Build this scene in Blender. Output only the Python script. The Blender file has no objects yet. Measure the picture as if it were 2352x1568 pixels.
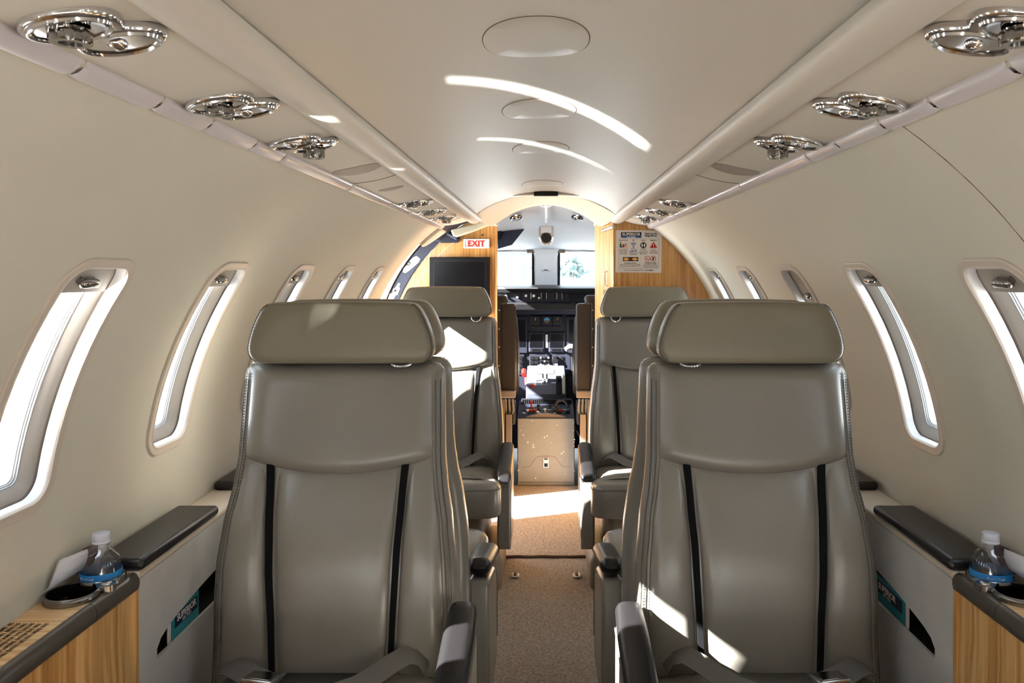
import bpy, bmesh, math, random
from math import sin, cos, pi, radians, sqrt, atan2
from mathutils import Vector, Matrix
from mathutils.geometry import tessellate_polygon

random.seed(7)
C = bpy.context.scene.collection
SC = bpy.context.scene
H = 1.16            # eye height above the cabin floor; geometry below is written relative to eye level
F = 1800.0          # focal length in pixels of the 2352 px wide frame

# ------------------------------------------------------------------ camera, sky, sun, exposure
cam_d = bpy.data.cameras.new('camera')
cam_d.sensor_fit = 'HORIZONTAL'
cam_d.sensor_width = 36.0
cam_d.lens = 36.0 * F / 2352.0
cam_d.shift_x = -(1254 - 1176) / 2352.0
cam_d.shift_y = -(784 - 625) / 2352.0
cam_d.clip_start = 0.02
cam_d.dof.use_dof = True
cam_d.dof.focus_distance = 1.9
cam_d.dof.aperture_fstop = 20.0
cam = bpy.data.objects.new('camera', cam_d)
cam.location = (0, 0, 0)
cam.rotation_euler = (pi / 2, 0, 0)
C.objects.link(cam)
SC.camera = cam

world = bpy.data.worlds.new('sky')
SC.world = world
world.use_nodes = True
bg = world.node_tree.nodes['Background']
bg.inputs[0].default_value = (0.78, 0.89, 1.0, 1)
bg.inputs[1].default_value = 1.0

def sun(name, direction, strength, angle, color):
    d = bpy.data.lights.new(name, 'SUN')
    d.energy = strength
    d.angle = radians(angle)
    d.color = color
    o = bpy.data.objects.new(name, d)
    o.rotation_euler = Vector(direction).to_track_quat('-Z', 'Y').to_euler()
    o.location = (-6, 0, 6)
    C.objects.link(o)
    return o

sun('sun', (1.0, 0.374, -0.665), 15.0, 0.6, (1.0, 0.965, 0.91))
# added spot lamp standing in for sun glinting off the wing, outside the left windows
gl_d = bpy.data.lights.new('wing_glint_stand_in', 'SPOT')
gl_d.energy = 3400.0; gl_d.shadow_soft_size = 0.05; gl_d.spot_size = radians(8.2); gl_d.spot_blend = 0.8; gl_d.color = (1.0, 0.98, 0.95)
gl = bpy.data.objects.new('wing_glint_stand_in', gl_d)
gl.location = (-4.0, -2.6, -2.15)
gl.rotation_euler = Vector((4.0, 4.21, 2.50)).to_track_quat('-Z', 'Y').to_euler()
C.objects.link(gl)

SC.view_settings.view_transform = 'Standard'
SC.view_settings.look = 'None'
SC.view_settings.gamma = 1.0
SC.view_settings.use_curve_mapping = False
SC.view_settings.exposure = 2.85
cy = SC.cycles
cy.max_bounces = 14
cy.diffuse_bounces = 8
cy.glossy_bounces = 4
cy.transmission_bounces = 8
cy.transparent_max_bounces = 12
cy.caustics_reflective = False
cy.caustics_refractive = False
cy.sample_clamp_indirect = 12.0
cy.use_denoising = True

# ------------------------------------------------------------------ materials
MATS = {}
def lin(c):
    c = c / 255.0
    return c / 12.92 if c <= 0.04045 else ((c + 0.055) / 1.055) ** 2.4
def rgb(r, g, b): return (lin(r), lin(g), lin(b), 1)

def mat(name, color, rough=0.5, metal=0.0, bump=None, vary=None, coat=0.0, spec=0.5, aniso=None, transmission=0.0, ior=1.45, emit=None, sheen=0.0):
    m = bpy.data.materials.new(name); MATS[name] = m
    m.use_nodes = True
    nt = m.node_tree; b = nt.nodes['Principled BSDF']
    b.inputs['Base Color'].default_value = color
    b.inputs['Roughness'].default_value = rough
    b.inputs['Metallic'].default_value = metal
    b.inputs['Specular IOR Level'].default_value = spec
    b.inputs['Coat Weight'].default_value = coat
    b.inputs['Coat Roughness'].default_value = 0.08
    b.inputs['Transmission Weight'].default_value = transmission
    b.inputs['IOR'].default_value = ior
    b.inputs['Sheen Weight'].default_value = sheen
    tc = nt.nodes.new('ShaderNodeTexCoord')
    if emit:
        b.inputs['Emission Color'].default_value = emit[0]
        b.inputs['Emission Strength'].default_value = emit[1]
    if vary:                      # (scale xyz, amount, detail)
        mp = nt.nodes.new('ShaderNodeMapping'); mp.inputs['Scale'].default_value = vary[0]
        n = nt.nodes.new('ShaderNodeTexNoise'); n.inputs['Scale'].default_value = 1.0; n.inputs['Detail'].default_value = vary[2]
        mix = nt.nodes.new('ShaderNodeMix'); mix.data_type = 'RGBA'; mix.blend_type = 'MULTIPLY'
        rp = nt.nodes.new('ShaderNodeValToRGB')
        a = 1 - vary[1]; c = 1 + vary[1] * 0.6
        rp.color_ramp.elements[0].color = (a, a, a, 1); rp.color_ramp.elements[1].color = (c, c, c, 1)
        rp.color_ramp.elements[0].position = 0.3; rp.color_ramp.elements[1].position = 0.7
        nt.links.new(tc.outputs['Object'], mp.inputs[0]); nt.links.new(mp.outputs[0], n.inputs['Vector'])
        nt.links.new(n.outputs[0], rp.inputs[0])
        mix.inputs[0].default_value = 1.0
        mix.inputs[6].default_value = color
        nt.links.new(rp.outputs[0], mix.inputs[7]); nt.links.new(mix.outputs[2], b.inputs['Base Color'])
    if bump:                      # (scale, strength, detail)
        n2 = nt.nodes.new('ShaderNodeTexNoise'); n2.inputs['Scale'].default_value = bump[0]; n2.inputs['Detail'].default_value = bump[2]
        bp = nt.nodes.new('ShaderNodeBump'); bp.inputs['Strength'].default_value = bump[1]; bp.inputs['Distance'].default_value = 0.002
        nt.links.new(tc.outputs['Object'], n2.inputs['Vector']); nt.links.new(n2.outputs[0], bp.inputs['Height'])
        nt.links.new(bp.outputs[0], b.inputs['Normal'])
    return m

def wood(name, axis, light=(226, 183, 122), dark=(186, 132, 70), rough=0.22, coat=0.35):
    m = bpy.data.materials.new(name); MATS[name] = m
    m.use_nodes = True
    nt = m.node_tree; b = nt.nodes['Principled BSDF']
    b.inputs['Roughness'].default_value = rough
    b.inputs['Coat Weight'].default_value = coat; b.inputs['Specular IOR Level'].default_value = 0.5 if coat else 0.2; b.inputs['Coat Roughness'].default_value = 0.06
    tc = nt.nodes.new('ShaderNodeTexCoord')
    def noise(scale, detail):
        mp = nt.nodes.new('ShaderNodeMapping'); mp.inputs['Scale'].default_value = scale
        n = nt.nodes.new('ShaderNodeTexNoise'); n.inputs['Scale'].default_value = 1; n.inputs['Detail'].default_value = detail
        nt.links.new(tc.outputs['Object'], mp.inputs[0]); nt.links.new(mp.outputs[0], n.inputs['Vector'])
        return n
    long_, wide = 3.0, 95.0
    s1 = {'x': (long_, wide, wide), 'y': (wide, long_, wide), 'z': (wide, wide, long_)}[axis]
    s2 = tuple(v * 0.22 + 1 for v in s1)
    a = noise(s1, 5); c = noise(s2, 3)
    r1 = nt.nodes.new('ShaderNodeValToRGB')
    r1.color_ramp.elements[0].color = rgb(*dark); r1.color_ramp.elements[1].color = rgb(*light)
    r1.color_ramp.elements[0].position = 0.34; r1.color_ramp.elements[1].position = 0.62
    r2 = nt.nodes.new('ShaderNodeValToRGB')
    r2.color_ramp.elements[0].color = (0.66, 0.60, 0.52, 1); r2.color_ramp.elements[1].color = (1, 1, 1, 1)
    r2.color_ramp.elements[0].position = 0.30; r2.color_ramp.elements[1].position = 0.50
    mix = nt.nodes.new('ShaderNodeMix'); mix.data_type = 'RGBA'; mix.blend_type = 'MULTIPLY'; mix.inputs[0].default_value = 1
    nt.links.new(a.outputs[0], r1.inputs[0]); nt.links.new(c.outputs[0], r2.inputs[0])
    nt.links.new(r1.outputs[0], mix.inputs[6]); nt.links.new(r2.outputs[0], mix.inputs[7])
    nt.links.new(mix.outputs[2], b.inputs['Base Color'])
    return m

def clear(name, tint, gloss=0.06, rough=0.02):
    m = bpy.data.materials.new(name); MATS[name] = m
    m.use_nodes = True
    nt = m.node_tree
    nt.nodes.remove(nt.nodes['Principled BSDF'])
    out = nt.nodes['Material Output']
    t = nt.nodes.new('ShaderNodeBsdfTransparent'); t.inputs[0].default_value = tint
    g = nt.nodes.new('ShaderNodeBsdfGlossy'); g.inputs['Roughness'].default_value = rough
    mx = nt.nodes.new('ShaderNodeMixShader'); mx.inputs[0].default_value = gloss
    nt.links.new(t.outputs[0], mx.inputs[1]); nt.links.new(g.outputs[0], mx.inputs[2]); nt.links.new(mx.outputs[0], out.inputs[0])
    return m

wall_c = rgb(211, 208, 196)
mat('wall', wall_c, 0.62, bump=(420, 0.10, 3), vary=((2.2, 2.2, 2.2), 0.03, 2))
mat('ceiling', rgb(183, 180, 172), 0.34, bump=(380, 0.06, 3))
mat('rail', rgb(203, 197, 188), 0.40, bump=(300, 0.05, 2))
mat('overhead', rgb(206, 201, 190), 0.55, bump=(420, 0.10, 3))
mat('lens', rgb(208, 203, 208), 0.30, coat=0.2)
mat('bezel', rgb(206, 196, 186), 0.38)
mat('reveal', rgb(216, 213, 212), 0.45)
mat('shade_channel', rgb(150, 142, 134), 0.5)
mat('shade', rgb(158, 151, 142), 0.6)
clear('pane', (0.97, 0.99, 1.0, 1), 0.04)
mat('chrome', (0.72, 0.71, 0.73, 1), 0.07, 1.0)
mat('gasp_chrome', (0.34, 0.33, 0.32, 1), 0.10, 1.0)
mat('dark_chrome', (0.20, 0.19, 0.18, 1), 0.14, 1.0)
mat('steel', (0.55, 0.54, 0.53, 1), 0.25, 1.0)
mat('brushed', (0.26, 0.25, 0.245, 1), 0.22, 1.0)
mat('bullnose', rgb(112, 108, 102), 0.28, 0.75)
mat('gasket', rgb(140, 138, 138), 0.5)
mat('blank_plate', rgb(150, 143, 130), 0.5)
mat('leather', rgb(131, 127, 119), 0.26, bump=(520, 0.10, 4), vary=((5, 5, 5), 0.05, 3), spec=0.8)
mat('leather_headrest', rgb(128, 121, 106), 0.32, bump=(520, 0.10, 4), vary=((5, 5, 5), 0.05, 3))
mat('stitch', rgb(96, 92, 84), 0.7)
mat('black_strip', rgb(9, 9, 13), 0.8, spec=0.2)
mat('black_leather', rgb(20, 19, 20), 0.34, bump=(500, 0.12, 4), spec=0.6)
mat('plinth', rgb(118, 106, 92), 0.5)
mat('belt', rgb(104, 101, 96), 0.75, bump=(900, 0.3, 2))
mat('suede', rgb(188, 187, 186), 0.9, vary=((9, 9, 9), 0.10, 5), sheen=0.2)
mat('suede_light', rgb(206, 194, 178), 0.9, vary=((9, 9, 9), 0.06, 5))
mat('dark_void', rgb(14, 13, 13), 0.8)
wood('wood_z', 'z'); wood('wood_x', 'x', (238, 200, 148), (205, 155, 98))
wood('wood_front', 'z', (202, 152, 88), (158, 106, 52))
wood('wood_side', 'z', rough=0.45, coat=0.0)
wood('wood_shaded', 'z', (216, 166, 98), (176, 120, 60))  # same bamboo, with the right bulkhead's shade put into darker tones
mat('carpet', rgb(158, 144, 131), 0.95, bump=(230, 1.0, 6), vary=((120, 120, 120), 0.42, 4))
mat('seam', rgb(92, 66, 48), 0.8)
mat('white_plastic', rgb(232, 232, 238), 0.4)
mat('cream_cover', rgb(226, 222, 200), 0.45)
mat('black_plastic', rgb(14, 14, 16), 0.4, spec=0.25)
mat('screen', rgb(6, 7, 11), 0.3, spec=0.25)
mat('navy', rgb(34, 38, 58), 0.45)
mat('cockpit_panel', rgb(21, 25, 39), 0.55)
mat('cockpit_dark', rgb(13, 14, 20), 0.6)
mat('headliner', rgb(186, 193, 202), 0.7)
mat('post', rgb(240, 243, 248), 0.5)
mat('knob', rgb(18, 18, 20), 0.35)
mat('switch_white', rgb(225, 225, 222), 0.4)
mat('red', rgb(196, 32, 28), 0.4)
mat('lever_white', rgb(224, 226, 210), 0.4)
mat('pedestal_paint', rgb(122, 123, 124), 0.5, vary=((30, 30, 30), 0.05, 4))
mat('scuff', rgb(226, 214, 190), 0.6)
mat('quadrant', rgb(72, 77, 92), 0.5)
mat('brown_leather', rgb(36, 28, 24), 0.42, bump=(400, 0.12, 3))
mat('tan_metal', rgb(112, 101, 92), 0.4, 0.3)
mat('sign_white', rgb(228, 224, 220), 0.5)
mat('paper', rgb(222, 214, 210), 0.6)
mat('ink', rgb(18, 18, 20), 0.6)
mat('ink_grey', rgb(86, 80, 76), 0.6)
mat('text_brown', rgb(104, 88, 70), 0.6)
mat('red_ink', rgb(178, 34, 30), 0.6)
mat('blue_ink', rgb(38, 92, 168), 0.6)
mat('green_ink', rgb(40, 120, 52), 0.6)
mat('amber_ink', rgb(236, 176, 84), 0.6)
mat('teal_card', rgb(50, 140, 150), 0.5)
mat('navy_card', rgb(16, 26, 62), 0.5)
mat('label_blue', rgb(30, 128, 200), 0.45)
mat('cap', rgb(206, 210, 226), 0.35)
mat('wrapper', rgb(214, 214, 222), 0.32, coat=0.4)
mat('wrapper_band', rgb(58, 24, 40), 0.4)
mat('bottle_plastic', (1, 1, 1, 1), 0.03, transmission=1.0, ior=1.40)
mat('water', (0.98, 0.99, 1, 1), 0.0, transmission=1.0, ior=1.33)
mat('apron', rgb(196, 196, 194), 0.9, vary=((0.5, 0.5, 0.5), 0.06, 4))
mat('hangar', rgb(118, 132, 138), 0.8)
mat('hangar_dark', rgb(66, 88, 102), 0.8)
mat('foliage', rgb(86, 100, 96), 0.9)
mat('sky_dial', rgb(64, 150, 190), 0.4)
mat('ground_dial', rgb(92, 70, 48), 0.4)
clear('clear_water', (0.90, 0.93, 0.95, 1), 0.08, 0.0)
clear('clear_bottle', (0.96, 0.975, 0.985, 1), 0.10, 0.02)
clear('visor', (0.05, 0.08, 0.18, 1), 0.08, 0.05)
clear('sign_clear', (0.92, 0.92, 0.94, 1), 0.12, 0.05)

# ------------------------------------------------------------------ mesh helpers
ORI = {}
class MB:
    def __init__(s): s.v = []; s.f = []
    def add(s, vs, fs):
        k = len(s.v); s.v += [tuple(v) for v in vs]; s.f += [tuple(i + k for i in f) for f in fs]; return s
    def box(s, lo, hi):
        (a, b, c), (d, e, f) = lo, hi
        return s.add([(a,b,c),(d,b,c),(d,e,c),(a,e,c),(a,b,f),(d,b,f),(d,e,f),(a,e,f)],
                     [(0,3,2,1),(4,5,6,7),(0,1,5,4),(1,2,6,5),(2,3,7,6),(3,0,4,7)])
    def obox(s, c, size, M):
        hx, hy, hz = (v / 2 for v in size)
        vs = [Vector(c) + M @ Vector((x, y, z)) for z in (-hz, hz) for (x, y) in ((-hx,-hy),(hx,-hy),(hx,hy),(-hx,hy))]
        return s.add(vs, [(0,3,2,1),(4,5,6,7),(0,1,5,4),(1,2,6,5),(2,3,7,6),(3,0,4,7)])
    def loft(s, rings, closed=True, caps=True, ends=None):
        n = len(rings[0]); k0 = len(s.v)
        for r in rings: s.v += [tuple(p) for p in r]
        m = n if closed else n - 1
        for i in range(len(rings) - 1):
            for j in range(m):
                a = k0 + i*n + j; b = k0 + i*n + (j+1) % n
                s.f.append((a, b, b + n, a + n))
        if caps and closed:
            s.f.append(tuple(k0 + j for j in reversed(range(n))))
            s.f.append(tuple(k0 + (len(rings)-1)*n + j for j in range(n)))
        return s
    def tube(s, path, r, n=8, caps=True, closed=False):
        P = [Vector(p) for p in path]; rings = []
        up = Vector((0, 0, 1)); prev = None
        for i, p in enumerate(P):
            if closed: t = P[(i+1) % len(P)] - P[i-1]
            else: t = P[min(i+1, len(P)-1)] - P[max(i-1, 0)]
            t.normalize()
            if prev is None:
                u = t.orthogonal().normalized()
            else:
                u = (prev - t * prev.dot(t)).normalized()
            prev = u; w = t.cross(u)
            rr = r[i] if isinstance(r, (list, tuple)) else r
            rings.append([p + u*rr*cos(2*pi*k/n) + w*rr*sin(2*pi*k/n) for k in range(n)])
        if closed: rings.append(rings[0]); caps = False
        return s.loft(rings, True, caps)
    def lathe(s, prof, c, n=24, axis=(0,0,1), caps=False):
        q = Vector((0,0,1)).rotation_difference(Vector(axis)); c = Vector(c)
        rings = [[c + q @ Vector((r*cos(2*pi*k/n), r*sin(2*pi*k/n), h)) for k in range(n)] for (r, h) in prof]
        return s.loft(rings, True, caps)
    def cyl(s, c, r, h, axis=(0,0,1), n=16, r2=None):
        return s.lathe([(r, 0), (r if r2 is None else r2, h)], c, n, axis, True)
    def prism(s, poly, fn, d0, d1):
        n = len(poly)
        tris = tessellate_polygon([[Vector((a, b, 0)) for a, b in poly]])
        vs = [fn(a, b, d0) for a, b in poly] + [fn(a, b, d1) for a, b in poly]
        fs = [tuple(t) for t in tris] + [tuple(i + n for i in reversed(t)) for t in tris]
        fs += [(i, (i+1) % n, (i+1) % n + n, i + n) for i in range(n)]
        return s.add(vs, fs)
    def prism_holed(s, poly, hole, fn, d0, d1):
        allp = list(poly) + list(hole); n = len(allp); n0 = len(poly); n1 = len(hole)
        tris = tessellate_polygon([[Vector((a, b, 0)) for a, b in poly], [Vector((a, b, 0)) for a, b in hole]])
        vs = [fn(a, b, d0) for a, b in allp] + [fn(a, b, d1) for a, b in allp]
        fs = [tuple(t) for t in tris] + [tuple(i + n for i in reversed(t)) for t in tris]
        fs += [(i, (i+1) % n0, (i+1) % n0 + n, i + n) for i in range(n0)]
        fs += [(n0 + i, n0 + (i+1) % n1, n0 + (i+1) % n1 + n, n0 + i + n) for i in range(n1)]
        return s.add(vs, fs)
    def grid(s, fn, nu, nv):
        k0 = len(s.v)
        for i in range(nu + 1):
            for j in range(nv + 1): s.v.append(tuple(fn(i / nu, j / nv)))
        for i in range(nu):
            for j in range(nv):
                a = k0 + i*(nv+1) + j
                s.f.append((a, a+1, a+nv+2, a+nv+1))
        return s
    def build(s, name, m, parent=None, smooth=35, bevel=0, seg=2, sub=0, fix=True):
        o0 = ORI.get(parent.name, Vector((0,0,0))) if parent else Vector((0,0,0))
        me = bpy.data.meshes.new(name)
        me.from_pydata([tuple(Vector(v) - o0) for v in s.v], [], s.f)
        if fix:
            b = bmesh.new(); b.from_mesh(me); bmesh.ops.recalc_face_normals(b, faces=b.faces); b.to_mesh(me); b.free()
        me.materials.append(MATS[m])
        if smooth:
            for p in me.polygons: p.use_smooth = True
            me.set_sharp_from_angle(angle=radians(smooth))
        o = bpy.data.objects.new(name, me); C.objects.link(o)
        if parent: o.parent = parent; ORI[o.name] = o0
        if bevel:
            md = o.modifiers.new('bevel', 'BEVEL'); md.width = bevel; md.segments = seg; md.limit_method = 'ANGLE'; md.angle_limit = radians(40)
        if sub:
            md = o.modifiers.new('subdivision', 'SUBSURF'); md.levels = sub; md.render_levels = sub
        return o

def tag(o, label=None, cat=None, group=None, kind=None):
    if label: o['label'] = label
    if cat: o['category'] = cat
    if group: o['group'] = group
    if kind: o['kind'] = kind
    return o
def thing(name, label, cat, loc=(0,0,0), group=None, kind=None):
    o = bpy.data.objects.new(name, None); C.objects.link(o)
    o.empty_display_size = 0.05
    o.location = loc; ORI[o.name] = Vector(loc)
    return tag(o, label, cat, group, kind)
def text(body, name, m, parent, loc, size, rot, align='CENTER', extrude=0.0004, spacing=1.0, bold=0.0, width=None, shear=0.0):
    cu = bpy.data.curves.new(name, 'FONT')
    cu.body = body; cu.size = size; cu.align_x = align; cu.align_y = 'CENTER'
    cu.extrude = extrude; cu.space_character = spacing; cu.offset = bold; cu.shear = shear
    cu.resolution_u = 3
    cu.materials.append(MATS[m])
    o = bpy.data.objects.new(name, cu); C.objects.link(o)
    o0 = ORI.get(parent.name, Vector((0,0,0)))
    o.parent = parent; o.location = Vector(loc) - o0; o.rotation_euler = rot
    if width: o.scale.x = width
    ORI[o.name] = o0
    return o
def rr_pts(hw, hh, r, n=6):
    out = []
    for (cx, cz, a0) in ((hw-r, hh-r, 0), (-hw+r, hh-r, pi/2), (-hw+r, -hh+r, pi), (hw-r, -hh+r, 1.5*pi)):
        for k in range(n + 1):
            a = a0 + pi/2*k/n
            out.append((cx + r*cos(a), cz + r*sin(a)))
    return out
def interp(tab, t):
    if t <= tab[0][0]: return tab[0][1]
    for (a, b), (c, d) in zip(tab, tab[1:]):
        if t <= c:
            u = (t - a) / (c - a); u = u*u*(3-2*u) * 0.5 + u * 0.5
            return b + (d - b) * u
    return tab[-1][1]
# ------------------------------------------------------------------ cabin shell
R, ZC = 0.795, -0.45          # inner cabin circle
PH0 = radians(69.0)           # window centre line
def wallp(side, y, b, d=0.0):
    ph = PH0 - b / R
    return (side * (R + d) * sin(ph), y, ZC + (R + d) * cos(ph))
B_TOP, B_BOT = R * radians(69.0 - 35.4), R * radians(69.0 - 98.0)
WY = [1.157 + 0.4755 * k for k in range(-4, 5)]
PITCH = 0.4755

def ray_rr(hw, hh, r, a):
    c, s = cos(a), sin(a)
    t = min(hw / abs(c) if abs(c) > 1e-9 else 1e9, hh / abs(s) if abs(s) > 1e-9 else 1e9)
    x, z = t*c, t*s
    if abs(x) > hw - r and abs(z) > hh - r:
        cx, cz = math.copysign(hw - r, x), math.copysign(hh - r, z)
        B = c*cx + s*cz; Q = cx*cx + cz*cz - r*r
        t = B + sqrt(max(B*B - Q, 0))
        x, z = t*c, t*s
    return x, z

HW, HH, HR = 0.092, 0.212, 0.052
def win_ring(o, n=64):
    hw, hh, r = HW - o, HH - o, max(HR - o, 0.012)
    out = []
    for (sx_, sz_, a0, n1, n2) in ((1, 1, 0, 8, 4), (-1, 1, pi/2, 4, 10), (-1, -1, pi, 8, 4), (1, -1, 1.5*pi, 4, 10)):
        cx, cz = sx_*(hw - r), sz_*(hh - r)
        for k in range(10): out.append((cx + r*cos(a0 + pi/2*k/9), cz + r*sin(a0 + pi/2*k/9)))
        ex, ez = out[-1]
        nx_, nz_ = {0: (-(hw - r), hh), 1: (-hw, -(hh - r)), 2: (hw - r, -hh), 3: (hw, hh - r)}[int(round(a0/(pi/2)))]
        m = n1 if n1 != 8 else 5
        for k in range(1, 9): out.append((ex + (nx_ - ex)*k/9, ez + (nz_ - ez)*k/9))
    return out

def build_wall(side, name, y_end, label):
    mb = MB()
    ang = sorted([2*pi*k/72 for k in range(72)])
    for yc in WY:
        hw = PITCH / 2
        cor = [atan2(B_TOP, hw), pi - atan2(B_TOP, hw), pi + atan2(-B_BOT, hw), 2*pi - atan2(-B_BOT, hw)]
        A = sorted(ang + cor)
        inner = [ray_rr(HW - 0.008, HH - 0.008, HR - 0.008, a) for a in A]
        outer = []
        for a in A:
            c, s = cos(a), sin(a)
            t = 1e9
            if abs(c) > 1e-9: t = min(t, hw / abs(c))
            if s > 1e-9: t = min(t, B_TOP / s)
            if s < -1e-9: t = min(t, B_BOT / s)
            outer.append((t*c, t*s))
        rings = []
        for t in (0, 0.04, 0.12, 0.24, 0.4, 0.55, 0.7, 0.85, 1):
            ring = []
            for (p, q) in zip(inner, outer):
                ring.append(wallp(side, yc + p[0] + (q[0]-p[0])*t, p[1] + (q[1]-p[1])*t))
            rings.append(ring)
        mb.loft(rings, True, False)
    y0, y1 = WY[0] - PITCH/2, WY[-1] + PITCH/2
    mb.grid(lambda u, v: wallp(side, y1 + (y_end - y1)*u, B_BOT + (B_TOP - B_BOT)*v), 2, 32)
    xb = wallp(side, 0, B_BOT)
    mb.grid(lambda u, v: (xb[0], y0 + (y_end - y0)*u, -1.16 + (xb[2] + 1.16)*v), 1, 2)
    mb2 = mb
    o = mb2.build(name, 'wall', smooth=60, fix=False)
    b = bmesh.new(); b.from_mesh(o.data); bmesh.ops.remove_doubles(b, verts=b.verts, dist=0.0006)
    bmesh.ops.recalc_face_normals(b, faces=b.faces); b.to_mesh(o.data); b.free()
    return tag(o, label, 'wall', kind='structure')

wl = build_wall(-1, 'wall_left', 3.42, 'curved cream cabin wall on the left with a row of oval windows')
wr = build_wall(1, 'wall_right', 3.44, 'curved cream cabin wall on the right with a row of oval windows')
# the seam across the near right wall panel
mb = MB(); mb.tube([wallp(1, 1.03 - .0004*(40 - k), B_BOT + (B_TOP - B_BOT)*k/40, 0.0004) for k in range(41)], 0.0012, 5)
mb.build('panel_seam', 'seam', wr)

def window(side, k, n, drop=0.0):
    yc = WY[k]
    sname = 'left' if side < 0 else 'right'
    i = k - 3      # 1 = nearest window in view
    words = {1: 'nearest', 2: 'second nearest', 3: 'third nearest', 4: 'fourth nearest', 5: 'fifth and farthest'}
    if i >= 1:
        lab = 'oval cabin window on the %s wall, %s of the five in view' % (sname, words[i])
        if drop: lab = 'oval cabin window on the right wall with its pleated shade partly lowered'
    else:
        lab = 'oval cabin window on the %s wall beside the camera, out of frame, number %d back' % (sname, 1 - i)
    w = thing('window_%d' % n, lab, 'window', (wallp(side, yc, 0)), kind='structure')
    def ring(o, d): return [wallp(side, yc + a, b, d) for a, b in win_ring(o)]
    MB().loft([ring(-.001, .003), ring(-.0005, -.0035), ring(.0008, -.0045), ring(.0120, -.0042), ring(.0132, -.0050), ring(.0155, -.0048), ring(.0178, -.0020), ring(.0185, .001)], True, False).build('frame', 'bezel', w, smooth=22)
    MB().loft([ring(.0185, .0), ring(.0190, .0145)], True, False).build('reveal', 'reveal', w)
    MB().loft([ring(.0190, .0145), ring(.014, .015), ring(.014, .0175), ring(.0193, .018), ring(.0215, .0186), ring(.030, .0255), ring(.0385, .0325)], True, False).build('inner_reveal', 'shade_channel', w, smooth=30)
    MB().loft([ring(.0380, .0322), ring(.0395, .0325), ring(.0398, .0355), ring(.0410, .0357), ring(.0413, .0385), ring(.0425, .0390), ring(.0425, .0440)], True, False).build('pane_gasket', 'gasket', w, smooth=30)
    r0 = ring(.0415, .0415)
    rings = [r0] + [[wallp(side, yc + a*t, b*t, .0415) for a, b in win_ring(.0415)] for t in (.75, .5, .25, .02)]
    MB().loft(rings, True, False).build('pane', 'pane', w)
    # shade: bottom rail across the opening, pleats above it
    top = HH - .020
    h = 0.050
    b1 = top - drop; b0 = b1 - h
    def hwid(b):
        best = 0.0
        for k2 in range(200):
            a, bb = ray_rr(HW - .014, HH - .014, HR - .014, pi/2 * k2/199)
            if bb >= b: best = max(best, a) if k2 else a
            if bb >= b: return a
        return best
    rings = []
    for t in (0, .25, .5, .75, 1):
        b = b0 + (b1 - b0)*t; a = max(hwid(b), .02)
        rings.append([wallp(side, yc - a, b, .0155), wallp(side, yc + a, b, .0155), wallp(side, yc + a, b, .0172), wallp(side, yc - a, b, .0172)])
    sh = MB().loft(rings).build('shade_rail', 'shade', w, smooth=20)
    if drop:
        rings = []
        npl = 14
        for q in range(npl + 1):
            b = b1 + (top - b1 + .005)*q/npl; a = max(hwid(b) - .002, .02); d = .0145 + (.0020 if q % 2 else 0)
            rings.append([wallp(side, yc - a, b, d), wallp(side, yc + a, b, d), wallp(side, yc + a, b, d + .002), wallp(side, yc - a, b, d + .002)])
        MB().loft(rings).build('pleated_shade', 'blank_plate', w, smooth=10)
    bm_ = b0 + .020
    hd = MB()
    hd.tube([wallp(side, yc - .020 + .046*t, bm_, .008) for t in (0, .08, .15, .85, .92, 1)], [.002, .006, .0075, .0075, .006, .002], 12)
    hd.tube([wallp(side, yc - .014, bm_ + .004, .0215), wallp(side, yc - .014, bm_ + .001, .009)], .006, 8)
    hd.tube([wallp(side, yc + .02, bm_ + .004, .0215), wallp(side, yc + .02, bm_ + .001, .010)], .004, 8)
    hd.build('shade_handle', 'gasp_chrome', w)
    return w
n = 1
for side in (-1, 1):
    for k in range(len(WY)):
        window(side, k, n, 0.055 if (side == 1 and k == 6) else 0.0); n += 1

# ceiling dome
DR = 0.545
def dome(x): return 0.328 - DR + sqrt(DR*DR - x*x) - .0055*(abs(x)/.284)**8
ce = MB().grid(lambda u, v: (-.300 + .600*u, -1.0 + 4.25*v, dome(-.300 + .600*u)), 48, 24).build('ceiling', 'ceiling', smooth=60)
tag(ce, 'arched pale beige cabin ceiling running forward between the two rails', 'ceiling', kind='structure')
for y in (1.097, 1.574, 2.06, 2.88):
    pts = []
    for k in range(48):
        a = 2*pi*k/48
        c, s = cos(a), sin(a)
        pts.append((math.copysign(abs(c)**.86, c)*.074 - .0135, math.copysign(abs(s)**.86, s)*.094 + y))
    def sc(t, dz): return [(-.0135 + (x + .0135)*t, y + (yy - y)*t, dome(-.0135 + (x + .0135)*t) - dz) for x, yy in pts]
    MB().loft([sc(1.0, -.001), sc(1.0, .0007), sc(.985, .0013), sc(.6, .0014), sc(.2, .0014), sc(.02, .0014)], True, False).build('access_panel', 'ceiling', ce, smooth=25)
    MB().loft([sc(1.016, .0002), sc(1.0, .0004)], True, False).build('panel_gap', 'seam', ce)

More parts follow.
